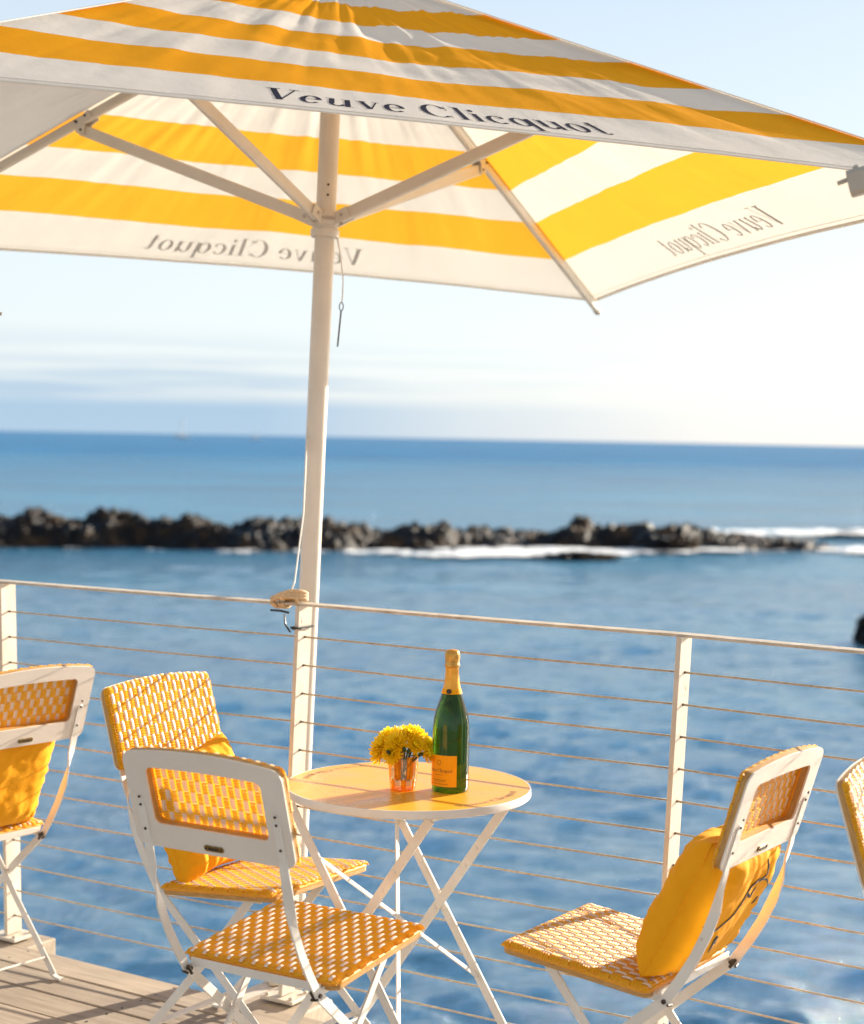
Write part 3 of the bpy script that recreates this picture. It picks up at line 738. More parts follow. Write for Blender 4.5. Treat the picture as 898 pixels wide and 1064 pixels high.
def build_chair():
    e = empty('bistro_chair', (0,0,0))
    # seat
    ta = atan2(2*STILT, DS); Ms = Matrix.Rotation(ta, 4, 'X'); Ms.translation = Vector((0, 0, HS))
    mb = MB(); weave_panel(WS, DS, 0.0, .013, mb, True); s = mb.build('seat', [M_ry, M_rw, M_pad], e, smooth=True, angle=60); s.matrix_local = Ms
    b = MB(); slab(b, outline(WS-.003, DS-.003, 0, .020), -.026, -.0125, 0); b.build('seat_board', M_ply, s)
    g = MB(); slab(g, outline(WS+.0005, DS+.0005, 0, .021), -.0165, -.0080, 0, bev=.003); g.build('rim', M_pad, s)
    # backrest
    L_ = sqrt((ZT-ZB)**2+(YT-YB)**2); bt = atan2(-(YT-YB), ZT-ZB)
    # local: x = x, y = up along the rest, z = forward
    yv = Vector((0, -sin(bt), cos(bt))); xv = Vector((-1,0,0)); zv = xv.cross(yv)    # zv points forward (+y)
    Mb = Matrix((xv, yv, zv)).transposed().to_4x4(); Mb.translation = Vector((0, (YB+YT)/2, (ZB+ZT)/2))
    mb = MB(); weave_panel(WB, L_, .015, .012, mb, False, hoff=.016, ww=.0062); k = mb.build('backrest', [M_ry, M_rw, M_pad], e, smooth=True, angle=60); k.matrix_local = Mb
    po = outline(WB-.003, L_-.003, .015, .022); hi = outline(.292, L_*.60, .004, .014, off=(0, .012))
    f = MB(); frame_slab(f, outline(WB-.012, L_-.012, .015, .02), hi, .0075, .0135, 0, 0); f.build('rim', M_pad, k)
    f = MB(); frame_slab(f, po, hi, -.0055, .0075, 0, 0); f.build('plywood_frame', M_ply, k)
    f = MB(); frame_slab(f, outline(WB-.001, L_-.001, .015, .023), hi, -.0095, -.0055, 0, 0)
    f.build('back_board', M_board, k)
    n = MB(); slab(n, outline(.050, .013, 0, .006), -.0125, -.0095, bev=.001); n.v = [(x, y-L_/2+.017, z) for x, y, z in n.v]; n.build('brass_plate', M_brass, k)
    n = MB()
    for xx in (-.019, .019): n.tube([(xx, -L_/2+.017, -.0125), (xx, -L_/2+.017, -.0140)], .0022, 8)
    n.box((0, -L_/2+.017, -.0128), (.026, .005, .0012)); n.build('plate_rivets', M_bolt, k)
    for sx in (-1, 1):
        br = MB(); slab(br, outline(.019, .105, 0, .009), -.0125, -.0095, bev=.001); br.v = [(x+sx*XB, y-L_/2+.050, z) for x, y, z in br.v]; br.build('bracket', M_white, k)
        sc = MB()
        for yy in (-.006, .012, -.044): sc.tube([(sx*XB, yy+.0-L_*.02, -.0125), (sx*XB, yy-L_*.02, -.0150)], .0028, 8)
        sc.v = [(x, y+(-.018 if abs(y) > .03 else 0), z) for x, y, z in sc.v]
        sc.build('screw', M_bolt, k)
    # long bars: from the backrest down to the seat bolt and on to the front foot
    def P(x, y, z): return Vector((x, y, z))
    for sx in (-1, 1):
        pts = [(YB-.016, ZB+.055), (YB-.014, ZB+.02), (YB-.010, ZB-.01), (-.322, .655), (-.312, .61), (-.294, .56), (-.268, .505), (-.238, .455), (-.203, .404), (-.10, .316), (.0, .227), (.12, .120), (.235, .018)]
        path = [P(sx*XB, y, z) for y, z in pts]
        ups = []
        for i, (y, z) in enumerate(pts):
            tw = max(0, min(1, (ZB-.02-z)/.13)); tw = tw*tw*(3-2*tw); a = tw*pi/2
            ups.append((sx*sin(a), -cos(a), -.15*cos(a)))
        mb = MB(); mb.bar(path, .023, .0045, ups=ups)
        o = mb.build('side_bar', M_white, e, smooth=True, angle=40)
        ft = MB(); ft.bar([P(sx*XB, .225, .012), P(sx*XB, .262, .004)], .016, .008); ft.build('foot_pad', M_white, o)
        bo = MB(); bo.tube([P(sx*(XB-.014), -.203, .404), P(sx*(XB+.006), -.203, .404)], .0052, 10); bo.tube([P(sx*(XB-.012), -.214, .412), P(sx*(XB-.012), -.200, .392)], .0040, 8); bo.tube([P(sx*(XB-.012), -.214, .396), P(sx*(XB+.004), -.212, .398)], .0030, 8)
        bo.build('pivot_bolt', M_bolt, o)
        # rear leg: from under the seat back to the floor
        xl = sx*(XB-.012)
        mb = MB(); mb.bar([P(xl, .085, HS-.020), P(xl, -.10, .205), P(xl, -.272, .012)], .022, .0055, up=(1,0,0)); q = mb.build('leg', M_white, e)
        ft = MB(); ft.bar([P(xl, -.262, .014), P(xl, -.285, .006), P(xl, -.305, .006)], .018, .007); ft.build('foot_pad', M_white, q)
        pv = MB(); pv.tube([P(sx*(XB-.018), -.0505, .272), P(sx*(XB+.006), -.0505, .272)], .006, 10); pv.build('pivot_bolt', M_white, q)
    fr = MB()
    for sx in (-1, 1):
        xi = sx*(XB-.006); fr.bar([P(xi, -.195, HS-.040-.006), P(xi, .12, HS-.012-.006)], .005, .016)
    fr.bar([P(-XB+.004, -.192, .416), P(XB-.004, -.192, .416)], .005, .018)
    fr.tube([P(-XB+.012, .085, HS-.022), P(XB-.012, .085, HS-.022)], .006, 10)
    fr.build('seat_frame', M_white, e)
    st = MB(); st.bar([P(-XB+.014, -.235, .055), P(XB-.014, -.235, .055)], .016, .006, up=(0,.4,.9)); st.build('stretcher', M_white, e)
    st = MB(); st.bar([P(-XB+.002, .18, .068), P(XB-.002, .18, .068)], .016, .006, up=(0,-.4,.9)); st.build('stretcher', M_white, e)
    return e

chairs = [('C', -.262, 3.779, -30.5, 'bistro chair nearest the camera, its white back with brass plate turned to us'),
          ('A', -1.368, 4.894, 52.1, 'bistro chair at the far left edge, seen from behind with a yellow cushion in it'),
          ('B', -.405, 4.335, -123.3, 'bistro chair left of the table showing the woven front of its tall backrest'),
          ('D', .427, 3.778, 56.2, 'bistro chair standing alone right of the table, side on, holding a leaning orange cushion'),
          ('E', 1.234, 3.325, -118, 'bistro chair cut off by the right edge of the picture, woven front towards us')]
proto = build_chair()
for i, (nm, x, y, a, lb) in enumerate(chairs):
    o = proto if i == 0 else copy_tree(proto)
    o.location = (x, y, 0); o.rotation_euler = (0, 0, R(a)); tag(o, lb, 'chair', 'woven folding bistro chairs on the deck')

# cushions
def cushion(chair, label, loc, lean, yawd, size=.40, T=.085, seed=0, strokes=None, roll=0.0):
    _, cx, cy, ca, _ = [c for c in chairs if c[0] == chair][0]
    n = 64; S = size/2
    def P(u, v, side):
        k = (1-abs(u)**4.2)*(1-abs(v)**4.2)
        e_ = max(0, k)**.42
        pin = 1-.10*(1-abs(u)**2)*abs(v)**3-.02; pin2 = 1-.10*(1-abs(v)**2)*abs(u)**3-.02
        x, y = u*S*pin2, v*S*pin
        f = noise.fractal(Vector((x*9+seed, y*9, side*3+seed)), .9, 2.0, 4)*.007
        # gathers that run in from the seams
        g = .010*noise.noise(Vector((x*60+seed, y*6, 1)))*abs(v)**2 + .010*noise.noise(Vector((x*6, y*60+seed, 5)))*abs(u)**2.5
        z = side*(T*e_ + (f+g)*min(1, k*3))
        return Vector((x, y+.004*noise.noise(Vector((x*12, z*10, seed))), z))
    mb = MB()
    for side in (1, -1):
        o = len(mb.v)
        for i in range(n+1):
            for j in range(n+1):
                u = sin(pi/2*(-1+2*i/n)); v = sin(pi/2*(-1+2*j/n)); mb.v.append(tuple(P(u, v, side)))
        for i in range(n):
            for j in range(n):
                a = o+i*(n+1)+j; f = (a, a+n+1, a+n+2, a+1); mb.f.append(f if side > 0 else f[::-1]); mb.m.append(0)
    e = mb.build('cushion', M_cush, smooth=True)
    tag(e, label, 'cushion', 'yellow cushions on the bistro chairs')
    pp = MB(); per = [(t, -1) for t in np.linspace(-1, 1, 24)]+[(1, t) for t in np.linspace(-1, 1, 24)][1:]+[(t, 1) for t in np.linspace(1, -1, 24)][1:]+[(-1, t) for t in np.linspace(1, -1, 24)][1:]
    pp.tube([P(u, v, 1) for u, v in per], .0028, 6); pp.build('piping', M_cush, e, smooth=True)
    if strokes:
        sb = MB()
        for st in strokes:
            pts = []
            m_ = 26; side = st[2]
            ctrl = st[0]
            for i in range(m_+1):
                t = i/m_*(len(ctrl)-1); k = min(int(t), len(ctrl)-2); f = t-k
                a = ctrl[max(0, k-1)]; b = ctrl[k]; c = ctrl[k+1]; d = ctrl[min(len(ctrl)-1, k+2)]
                q = [.5*((2*b[w])+(-a[w]+c[w])*f+(2*a[w]-5*b[w]+4*c[w]-d[w])*f*f+(-a[w]+3*b[w]-3*c[w]+d[w])*f**3) for w in (0, 1)]
                p = P(min(.93,q[0]+.30), min(.9,q[1]+.34), side); pts.append(p+Vector((0,0,side*.0012)))
            sc = [.35+st[1]*sin(pi*min(1, i/m_*1.0)) for i in range(m_+1)]
            sb.sweep(pts, [(-.0028,-.0008),(.0028,-.0008),(.0028,.0008),(-.0028,.0008)], up=(0,0,1), scl=sc)
        sb.build('printed_swirl', M_black, e)
    # cushion local: x across, y up, z front. place in chair space
    A = Matrix.Rotation(R(ca), 4, 'Z'); A.translation = Vector((cx, cy, 0))
    Bm = Matrix(((-1,0,0,0),(0,0,1,0),(0,1,0,0),(0,0,0,1)))      # x->-x, y->z, z->y
    Bm = Matrix.Rotation(R(yawd), 4, 'Z') @ Matrix.Rotation(R(lean), 4, 'X') @ Bm @ Matrix.Rotation(R(roll), 4, 'Z')
    T_ = Matrix.Translation(Vector(loc))
    e.matrix_world = A @ T_ @ Bm
    return e
cushion('A', 'yellow cushion standing in the chair at the far left edge', (-.01, -.205, .612), 22, 0, .385, .074, 3)
cushion('B', 'yellow cushion half hidden behind the nearest chair, one gathered corner showing above it', (.02, -.195, .592), 22, 0, .34, .062, 9, roll=5)
sw = [([(-.95,-.10),(-.70,.10),(-.35,.12),(-.1,-.25),(.25,-.45),(.55,-.40)], .7, -1), ([(.30,-.62),(.42,-.50),(.40,-.74)], 1.6, -1), ([(.05,-.70),(.12,-.58),(.16,-.80)], 1.3, -1),
      ([(-.5,.02),(-.38,-.08),(-.25,.0)], .9, -1), ([(-.80,-.2),(-.74,-.32)], .8, -1), ([(-.55,.45),(-.62,.25),(-.5,.1)], .6, -1)]
cushion('D', 'plump orange cushion with black swirls on its back, in chair right of table', (0, -.222, .596), 27, 0, .345, .072, 21, sw)

# ------------------------------------------------------------------ bistro table
TX, TY, TR, TZ = -.046, 4.144, .2985, .72
def table_mat():
    m, nt, b, out = mat('yellow_table_enamel'); L = nt.links.new
    tc = N(nt, 'ShaderNodeTexCoord'); n = N(nt, 'ShaderNodeTexNoise'); n.inputs['Scale'].default_value = 7; n.inputs['Detail'].default_value = 7; L(tc.outputs['Object'], n.inputs['Vector'])
    r = ramp(nt, n.outputs[0], [(.3, (.86,.38,.02)), (.7, (.92,.44,.035))]); L(r.outputs[0], b.inputs['Base Color'])
    n.inputs['Roughness'].default_value = .7; q = ramp(nt, n.outputs[0], [(.3, (.20,)*3), (.7, (.46,)*3)]); L(q.outputs[0], b.inputs['Roughness'])
    b.inputs['Specular IOR Level'].default_value = .45
    return m
M_table = table_mat()
M_tprint = varied('table_print_grey', (.30,.17,.07), (.36,.22,.10), 30, .4)
def build_table():
    e = empty('bistro_table', (TX, TY, 0)); tag(e, 'small round yellow topped bistro table with white crossed legs', 'table')
    top = MB(); top.lathe([(.001,-.004),(TR-.005,-.004),(TR-.004,0),(.001,.0)], (0,0,TZ), 96); t = top.build('tabletop', M_table, e, smooth=True, angle=30)
    rim = MB(); rim.lathe([(TR-.02,-.0195),(TR-.003,-.0195),(TR,-.0165),(TR,-.003),(TR-.0015,.0004),(TR-.004,.0004),(TR-.004,-.005)], (0,0,TZ), 96); rim.build('rim', M_white, t, smooth=True, angle=40)
    tq, cap = text_quads(NAME)
    for c0 in (-38, 142):
        p = MB(); Wd = .25; Ch = .020; rb = .268
        for f in tq:
            vs = []
            for px, py in f:
                a = R(c0)+(px-.5)*Wd/rb; r = rb-py/cap*Ch; vs.append((r*cos(a), r*sin(a), TZ+.0006))
            p.add(vs, [(0,1,2,3)])
        p.build('printed_name', M_tprint, t)
    th = .912; cu, su = cos(th), sin(th)
    def w(u, v, z): return Vector((u*cu-v*su, u*su+v*cu, z))
    U = Vector((cu, su, 0))
    WP, WQ, at, ab, bt, bb = .349, .344, .239, .258, .194, .307
    for W_, v0, v1, k in ((WP, at, -ab, 0), (WQ, -bt, bb, 1)):
        Wx = W_ if k == 0 else W_-.022
        for s in (-1, 1):
            mb = MB(); mb.bar([w(s*Wx/2, v0, TZ-.030), w(s*Wx/2, v1, .004)], .024, .008, up=U); l = mb.build('leg', M_white, e)
            sc = MB()
            for f_ in ((.20,.27) if k else (.30,)): 
                q = w(s*Wx/2, v0, TZ-.03).lerp(w(s*Wx/2, v1, 0), f_); sc.tube([q-U*.007, q+U*.007], .0048, 10)
            q = w(s*Wx/2, v0, TZ-.03).lerp(w(s*Wx/2, v1, 0), .45); sc.tube([q-U*.009, q+U*.012], .006, 10); sc.build('rivet', M_bolt if 0 else M_white, l)
    # brace bars that cross inside the wider frame
    a, b, c, d = w(-WP/2, at, TZ-.03), w(-WP/2, -ab, 0), w(WP/2, at, TZ-.03), w(WP/2, -ab, 0)
    nrm = (b-a).cross(U).normalized()
    for p, q, o in ((a.lerp(b,.20), c.lerp(d,.68), .004), (c.lerp(d,.14), a.lerp(b,.735), -.004)):
        mb = MB(); mb.bar([p+nrm*o, q+nrm*o], .012, .004, up=nrm); mb.build('brace', M_white, e)
    for p, q in ((a, c), (w(-WQ/2+.011, -bt, TZ-.03), w(WQ/2-.011, -bt, TZ-.03)), (b.lerp(a,.08), d.lerp(c,.08)), (w(-WQ/2+.011, bb, 0).lerp(w(-WQ/2+.011, -bt, TZ), .1), w(WQ/2-.011, bb, 0).lerp(w(WQ/2-.011, -bt, TZ), .1))):
        mb = MB(); mb.bar([p, q], .020, .006, up=(0,0,1)); mb.build('crossbar', M_white, e)
    ct = MB(); ct.box(w(.16,-.10,TZ-.030), (.012,.02,.03), bev=.002); ct.build('catch', M_bolt, e)
    sf = MB()
    for s in (-1, 1): sf.bar([w(s*.10, -.23, TZ-.017), w(s*.10, .25, TZ-.017)], .03, .006)
    sf.build('slide_rail', M_white, e)
build_table()

# bottle
def glass(name, colr, rough=.02, ior=1.45):
    m, nt, b, out = mat(name); b.inputs['Base Color'].default_value = (*colr, 1); b.inputs['Roughness'].default_value = rough
    b.inputs['Transmission Weight'].default_value = 1; b.inputs['IOR'].default_value = ior; return m
M_bottle = glass('dark_green_glass', (.045,.115,.008), .03, 1.42)
M_label = varied('label_orange', (.93,.36,.004), (.97,.41,.008), 20, .6, spec=.15)
M_foil = varied('foil_orange_gold', (.78,.32,.02), (.90,.45,.06), 60, .28, .5, 160, metal=.45)
M_foild = varied('foil_creased_gold', (.45,.22,.04), (.80,.45,.10), 90, .32, .9, 120, metal=.6)
def build_bottle():
    e = empty('wine_bottle', (.055, 4.088, TZ+.0008), R(0)); tag(e, 'green sparkling wine bottle with orange label and gold foil neck', 'bottle')
    prof = [(.001,.012),(.030,.004),(.041,.0),(.0435,.004),(.044,.012),(.044,.150),(.0436,.162),(.0415,.182),(.037,.202),(.0305,.222),(.0245,.240),(.0200,.256),(.0170,.272),(.0155,.290),(.0148,.305),(.0148,.312),(.001,.312)]
    mb = MB(); mb.lathe(prof, seg=56); g = mb.build('glass', M_bottle, e, smooth=True, angle=60)
    n = MB(); n.lathe([(.0242,.2445),(.0212,.2560),(.0182,.272),(.0167,.290),(.0160,.308),(.0162,.312),(.0150,.3125)], seg=48); n.build('neck_foil', M_foil, e, smooth=True)
    cpr = []
    n = MB(); n.lathe([(.0158,.308),(.0178,.310),(.0186,.314),(.0180,.318),(.0168,.320),(.0170,.326),(.0178,.334),(.0180,.342),(.0165,.349),(.0120,.353),(.001,.354)], seg=28)
    n.v = [(x*(1+.05*noise.noise(Vector((x*200, y*200, z*150)))), y*(1+.05*noise.noise(Vector((x*190, y*210, z*150+9)))), z) for x, y, z in n.v]
    n.build('cork_foil', M_foild, e, smooth=True)
    def lab(a0, a1, z0, z1, r, m, nm, parent):
        b = MB(); k = 30
        for i in range(k+1):
            a = R(a0+(a1-a0)*i/k)
            for z in (z0, z1):
                rr = r(z) if callable(r) else r
                b.v.append((rr*cos(a), rr*sin(a), z)); b.v.append(((rr+.0003)*cos(a), (rr+.0003)*sin(a), z))
        for i in range(k):
            o = i*4; b.f += [(o+1, o+5, o+7, o+3), (o, o+2, o+6, o+4), (o, o+4, o+5, o+1), (o+2, o+3, o+7, o+6)]; b.m += [0]*4
        return b.build(nm, m, parent, smooth=True, angle=40)
    C0 = -128            # the label looks to the left of the camera
    l = lab(C0-57, C0+57, .016, .094, .0444, M_label, 'label', g)
    tq, cap = text_quads(NAME)
    def wrap(cen, width, caph, zb, r, nm, mtl, par):
        b = MB()
        for f in tq:
            b.add([((r)*cos(R(cen)+(px-.5)*width/r), r*sin(R(cen)+(px-.5)*width/r), zb+py/cap*caph) for px, py in f], [(0,1,2,3)])
        return b.build(nm, mtl, par)
    M_ink = varied('label_ink', (.10,.05,.02), (.14,.07,.03), 40, .6)
    wrap(C0, .070, .0085, .052, .0450, 'printed_name', M_ink, l)
    b = MB()
    for zz, ww in ((.045, .022), (.032, .040), (.0285, .034), (.022, .05)):
        for i in range(10):
            a = R(C0)+((i/10)-.5)*ww/.045; a2 = R(C0)+(((i+.75)/10)-.5)*ww/.045
            b.add([(.0449*cos(q), .0449*sin(q), z) for q, z in ((a, zz), (a2, zz), (a2, zz+.0012), (a, zz+.0012))], [(0,1,2,3)])
    for i in range(20):
        a = 2*pi*i/20; a2 = 2*pi*(i+1)/20; A = R(C0)
        b.add([(.0449*cos(A+rr*cos(q)/.045), .0449*sin(A+rr*cos(q)/.045), .076+rr*sin(q)*1.2) for q, rr in ((a, .0055), (a2, .0055), (a2, .0045), (a, .0045))], [(0,1,2,3)])
    b.build('small_print', M_ink, l)
    cl = lab(C0-95, C0+265-1, .2440, .2565, lambda z: .0248-(z-.244)*.26, M_label, 'neck_band', e)
    sl = MB(); A = R(C0+22); r0 = .0262
    for k in (0, 1):
        sl.lathe([(.001, .0012-.0006*k), (.0062-.002*k, .0006+.0006*k), (.0062-.002*k, -.001)], Vector((r0*cos(A)*.97, r0*sin(A)*.97, .2515)), 20, axis=rotto((cos(A), sin(A), .25)))
    sl.build('neck_seal', M_strap, cl)
build_bottle()
bpy.data.objects['wine_bottle'].scale = (1, 1, .955)

# tumbler
def thin_glass(name, colr, fac, trans):
    m, nt, b, out = mat(name); L = nt.links.new
    b.inputs['Base Color'].default_value = (*colr, 1); b.inputs['Roughness'].default_value = .08
    t = N(nt, 'ShaderNodeBsdfTransparent'); t.inputs[0].default_value = (*trans, 1)
    mx = N(nt, 'ShaderNodeMixShader'); mx.inputs[0].default_value = fac
    L(t.outputs[0], mx.inputs[1]); L(b.outputs[0], mx.inputs[2]); L(mx.outputs[0], out.inputs[0]); return m
M_clear = thin_glass('clear_glass', (.9,.9,.88), .16, (.95,.96,.94))
M_orglass = thin_glass('orange_glass', (.95,.31,.01), .50, (1.0,.52,.06))
def build_cup():
    e = empty('tumbler', (-.058, 4.088, TZ+.0008)); tag(e, 'orange and clear striped glass tumbler on the table', 'glass')
    mb = MB(); seg = 48
    def mi(k, i):
        c_ = (i*14//seg) % 2
        if k in (4,5,6,7): return c_
        if k in (2,3): return 1-c_
        return 1 if k in (0,1) else 0
    mb.lathe([(.001,0),(.0285,0),(.0300,.003),(.0315,.016),(.0325,.028),(.034,.044),(.0352,.060),(.0365,.078),(.0368,.083),(.0345,.083),(.0330,.060),(.0300,.018),(.0285,.012),(.001,.010)], seg=seg, mis=mi)
    mb.build('cup_body', [M_clear, M_orglass], e, smooth=True, angle=60)
    w = MB(); w.lathe([(.001,.0105),(.0280,.0125),(.0295,.018),(.0318,.048),(.001,.048)], seg=32); w.build('water', thin_glass('flower_water', (.8,.8,.75), .05, (.93,.93,.85)), e, smooth=True, angle=50)
build_cup()

# flowers
M_petal = rattan('petal_yellow', (.95,.64,.008), (.97,.76,.02), (.98,.80,.03), .45)
M_core = varied('flower_core', (.55,.26,.01), (.75,.42,.02), 200, .8)
M_stem = varied('dark_green_stem', (.012,.03,.008), (.03,.07,.015), 50, .6)
def build_flowers():
    e = empty('flower_bouquet', (-.058, 4.088, TZ+.05)); tag(e, 'bunch of yellow chrysanthemums with dark stems standing in the striped tumbler', 'flowers')
    blooms = [((-.055,-.006,.062),(-.6,-.25,.75),.038),((-.015,-.030,.072),(-.1,-.6,.8),.036),((.005,.012,.088),(0,.1,1),.038),((.030,-.028,.066),(.45,-.6,.6),.034),
              ((.055,.010,.066),(.75,0,.6),.034),((-.035,.030,.078),(-.4,.5,.8),.036),((.030,.042,.078),(.3,.6,.7),.036),((-.062,-.014,.040),(-.9,-.4,.2),.030),((-.028,-.040,.045),(-.4,-.9,.35),.030),((.060,-.018,.045),(.85,-.4,.3),.028),((.02,-.005,.092),(.1,-.2,1),.034)]
    for bi, (c, d, r) in enumerate(blooms):
        c = Vector(c); M_ = rotto(d); rr = random.Random(bi+40)
        mb = MB()
        for lay, (n, el, ln) in enumerate(((24, 4, 1.0), (22, 20, .95), (18, 38, .82), (14, 56, .66), (9, 74, .46))):
            for i in range(n):
                a = 2*pi*(i+rr.uniform(-.3,.3)+lay*.5)/n; E_ = R(el+rr.uniform(-9,9)); L_ = r*ln*rr.uniform(.88,1.1); w = .0030*rr.uniform(.85,1.2)
                dr = Vector((cos(a)*cos(E_), sin(a)*cos(E_), sin(E_))); sd = Vector((-sin(a), cos(a), 0)); up = dr.cross(sd)*-1
                P = [dr*.003, dr*L_*.45+up*.0035, dr*L_*.82+up*.003, dr*L_ - up*.001]
                W_ = [.0012, w, w*.95, w*.35]; vs = []
                for p, ww in zip(P, W_): vs += [c+M_@(p-sd*ww), c+M_@(p-up*ww*.35), c+M_@(p+sd*ww)]
                mb.add(vs, [(k*3+q, k*3+q+1, k*3+q+4, k*3+q+3) for k in range(3) for q in range(2)])
        b = mb.build('bloom', M_petal, e, smooth=True)
        s = MB(); s.lathe([(.004,-.008),(.008,-.004),(.007,.0),(.002,.002)], c-M_@Vector((0,0,.001)), 10, axis=M_); s.build('calyx', M_stem, b)
    for bi, (c, d, r) in enumerate(blooms):
        c = Vector(c); d = Vector(d).normalized(); q = Vector((c.x*.25*(1 if bi % 2 else -1), c.y*.25, -.032))
        s = MB(); s.tube([q, Vector((c.x*.35, c.y*.35, .018)), (c-d*.010)*.92+Vector((0,0,.002)), c-d*.006], .0019, 6); s.build('stem', M_stem, e, smooth=True)
    for k, (x, y, z, dx, dz) in enumerate(((.012,-.048,.052,.5,.8),(-.034,-.050,.050,-.6,.6),(.042,-.040,.045,.9,.35),(.004,-.052,.058,-.3,.9))):
        s = MB(); p = Vector((x, y, z)); d = Vector((dx, -.2, dz)).normalized()
        s.lathe([(.001,-.004),(.004,-.002),(.0052,.003),(.0042,.008),(.001,.010)], p, 10, axis=rotto(d)); s.tube([Vector((x*.2, y*.3, .0)), Vector((x*.6,y*.75,z*.6)), p-d*.003], .0018, 6); s.build('bud', M_stem, e, smooth=True)
    lf = MB(); rr = random.Random(3)
    for i in range(16):
        a = rr.uniform(0, 6.28); r0 = rr.uniform(.01, .030); z = rr.uniform(.0, .04)
        p = Vector((r0*cos(a), r0*sin(a), z)); d = Vector((cos(a), sin(a), rr.uniform(.1,.9))).normalized(); sd = d.cross(Vector((0,0,1))).normalized(); L_ = .022
        lf.add([p, p+d*L_*.4+sd*.006, p+d*L_, p+d*L_*.4-sd*.006], [(0,1,2,3)])
    lf.build('leaves', M_stem, e)
build_flowers()
bpy.data.objects['flower_bouquet'].scale = (.94, .94, .92)

# ------------------------------------------------------------------ arm ends of the neighbouring parasols
def neighbour(tip, direc, pole_xy, label, r=.020):
    tip = Vector(tip); base = Vector((pole_xy[0], pole_xy[1], 0)); e = empty('neighbour_parasol', base); tag(e, label, 'parasol frame', 'neighbouring parasol frames')
    t = tip-base; hub = Vector((0, 0, t.z+.50)); d = (hub-t).normalized()
    mb = MB(); mb.bar([t, hub], .030, .044); a = mb.build('arm', M_alud, e)
    c = MB(); c.bar([t-d*.012, t+d*.03], .034, .049); c.tube([t-d*.012+Vector((0,0,.01)), t-d*.034+Vector((0,0,.008))], .0045, 8); c.lathe([(.007,0),(.006,.006),(.002,.009)], t+Vector((0,0,.024)), 10); c.build('end_cap', M_alud, a)
    p = MB(); p.tube([(0,0,0), (0,0,hub.z+.08)], .0295, 20); p.build('pole', M_alu, e, smooth=True, angle=50)
    f = MB(); f.lathe([(.20,0),(.20,.03),(.19,.04),(.04,.045),(.035,.12),(.03,.12)], (0,0,0), 28); f.build('base', M_post, e, smooth=True, angle=30)
neighbour((.770, 3.20, 2.045), None, (2.6, 2.45), 'cream parasol arm end poking in at the right edge under the canopy')
neighbour((-1.163, 4.5, 1.862), None, (-3.4, 4.2), 'small grey parasol arm tip at the left edge above the sea horizon')

# ------------------------------------------------------------------ light, sky, camera
SUN_AZ, SUN_EL = 48.0, 16.2
sd = Vector((sin(R(SUN_AZ))*cos(R(SUN_EL)), cos(R(SUN_AZ))*cos(R(SUN_EL)), sin(R(SUN_EL))))
sl = bpy.data.lights.new('sun', 'SUN'); sl.energy = 5.0; sl.angle = R(.5); sl.color = (1.0, .87, .70)
so = bpy.data.objects.new('sun', sl); col.objects.link(so); so.rotation_euler = sd.to_track_quat('Z', 'Y').to_euler()
w = bpy.data.worlds.new('World'); scene.world = w; w.use_nodes = True; nt = w.node_tree; L = nt.links.new
bg = nt.nodes['Background']; bg.inputs[1].default_value = .12
sky = nt.nodes.new('ShaderNodeTexSky'); sky.sky_type = 'NISHITA'; sky.sun_disc = False; sky.sun_elevation = R(SUN_EL); sky.sun_rotation = R(SUN_AZ)
sky.air_density = 1.0; sky.dust_density = .9; sky.ozone_density = 2.0
# haze pales the low sky, made-up tints higher up colour the light; a low bluish cloud bank lies over the horizon on the left
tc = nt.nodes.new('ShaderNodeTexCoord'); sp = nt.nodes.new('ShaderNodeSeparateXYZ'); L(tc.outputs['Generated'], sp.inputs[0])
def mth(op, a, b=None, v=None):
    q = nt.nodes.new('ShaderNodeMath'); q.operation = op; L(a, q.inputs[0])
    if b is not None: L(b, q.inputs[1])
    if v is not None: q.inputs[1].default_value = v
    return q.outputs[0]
warm_tint_b = ramp(nt, sp.outputs[2], [(0.0, (3.0,3.12,3.2)), (.10, (2.95,3.1,3.25)), (.24, (1.95,2.3,2.62)), (.42, (1.45,1.36,1.22)), (1.0, (1.25,1.10,.92))])  # warm overhead and behind the camera, added to warm shaded surfaces
blue_tint_f = ramp(nt, sp.outputs[2], [(0.0, (2.55,2.72,2.88)), (.10, (2.5,2.72,2.92)), (.24, (2.1,2.42,2.72)), (.36, (.60,1.55,2.75)), (1.0, (.45,1.0,1.9))])  # blue high ahead, above the view, added for the waves to reflect
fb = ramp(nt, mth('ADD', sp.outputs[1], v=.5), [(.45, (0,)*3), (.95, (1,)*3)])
sky_tint = nt.nodes.new('ShaderNodeMixRGB'); L(fb.outputs[0], sky_tint.inputs[0]); L(warm_tint_b.outputs[0], sky_tint.inputs[1]); L(blue_tint_f.outputs[0], sky_tint.inputs[2])
m0 = nt.nodes.new('ShaderNodeMixRGB'); m0.inputs[0].default_value = .88; L(sky.outputs[0], m0.inputs[1]); L(sky_tint.outputs[0], m0.inputs[2])
mp = nt.nodes.new('ShaderNodeMapping'); mp.inputs['Scale'].default_value = (2.4, 2.4, 60); L(tc.outputs['Generated'], mp.inputs[0])
n = nt.nodes.new('ShaderNodeTexNoise'); n.inputs['Scale'].default_value = 1.5; n.inputs['Detail'].default_value = 7; n.inputs['Roughness'].default_value = .55; L(mp.outputs[0], n.inputs['Vector'])
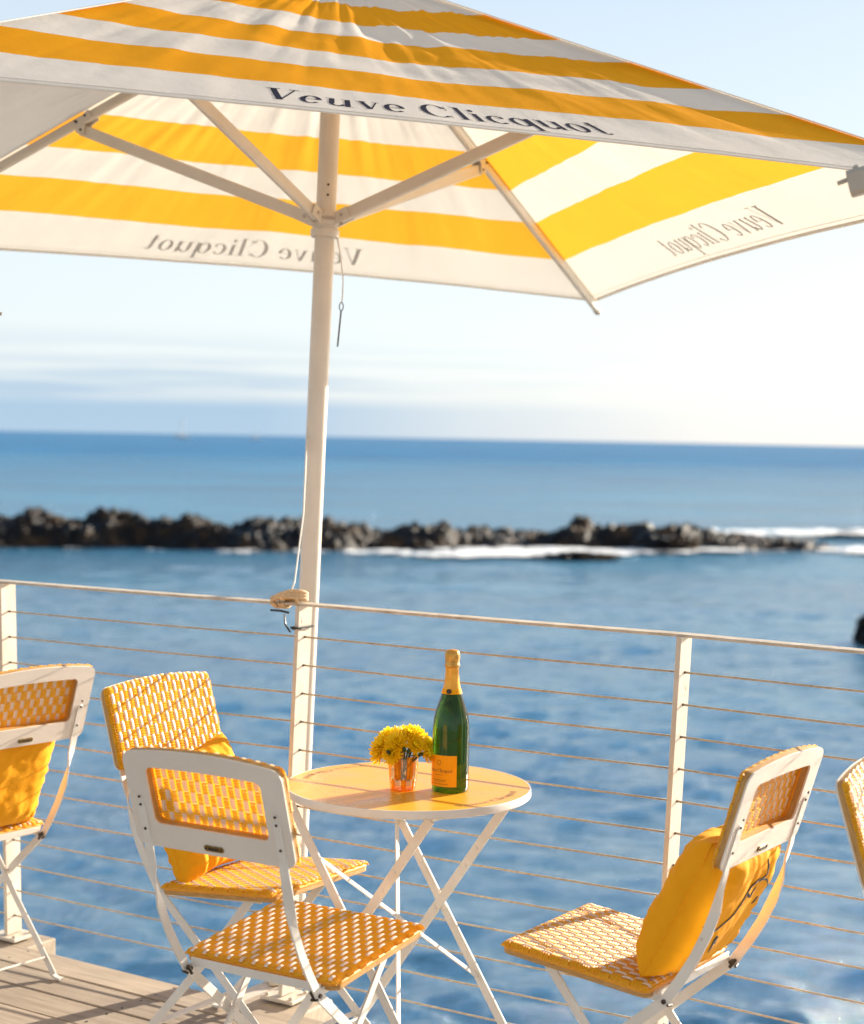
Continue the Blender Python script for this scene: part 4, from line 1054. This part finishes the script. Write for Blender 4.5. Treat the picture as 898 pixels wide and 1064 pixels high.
band = ramp(nt, sp.outputs[2], [(0.0, (1,)*3), (.030, (1,)*3), (.062, (0,)*3)])
cr = ramp(nt, n.outputs[0], [(.40, (.1,)*3), (.60, (.75,)*3)])
az = ramp(nt, mth('ADD', sp.outputs[0], v=.5), [(.40, (1,)*3), (.52, (.45,)*3), (.68, (0,)*3)])
bank = ramp(nt, mth('ADD', sp.outputs[2], mth('MULTIPLY', n.outputs[0], v=.006)), [(0.0, (.85,)*3), (.021, (.9,)*3), (.0265, (0,)*3)])
mx_ = mth('MULTIPLY', mth('MAXIMUM', mth('MULTIPLY', band.outputs[0], cr.outputs[0]), bank.outputs[0]), az.outputs[0])
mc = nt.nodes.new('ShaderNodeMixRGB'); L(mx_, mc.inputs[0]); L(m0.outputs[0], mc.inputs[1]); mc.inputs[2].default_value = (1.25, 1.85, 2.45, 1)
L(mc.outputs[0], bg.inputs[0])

F_PX = 1790.0
cam = bpy.data.cameras.new('camera'); co = bpy.data.objects.new('camera', cam); col.objects.link(co); scene.camera = co
cam.sensor_fit = 'VERTICAL'; cam.sensor_height = 24.0; cam.sensor_width = 24.0*898/1064; cam.lens = F_PX/1064*24.0
cam.clip_start = .05; cam.clip_end = 100000
pitch = math.atan(76.5/F_PX); roll = R(1.04)
fw = Vector((0, cos(pitch), -sin(pitch))); r0 = Vector((1,0,0)); u0 = r0.cross(fw)
r2 = r0*cos(roll)+u0*sin(roll); u2 = -r0*sin(roll)+u0*cos(roll)
Mc = Matrix((r2, u2, -fw)).transposed().to_4x4(); Mc.translation = Vector((0,0,1.56)); co.matrix_world = Mc
cam.dof.use_dof = True; cam.dof.focus_distance = 4.05; cam.dof.aperture_fstop = cam.lens/1000/.019
scene.render.engine = 'CYCLES'
scene.render.resolution_x = 864; scene.render.resolution_y = 1024
vs = scene.view_settings; vs.view_transform = 'Standard'; vs.look = 'None'; vs.gamma = 1; vs.exposure = 1.43
scene.cycles.max_bounces = 8; scene.cycles.transmission_bounces = 8; scene.cycles.transparent_max_bounces = 12
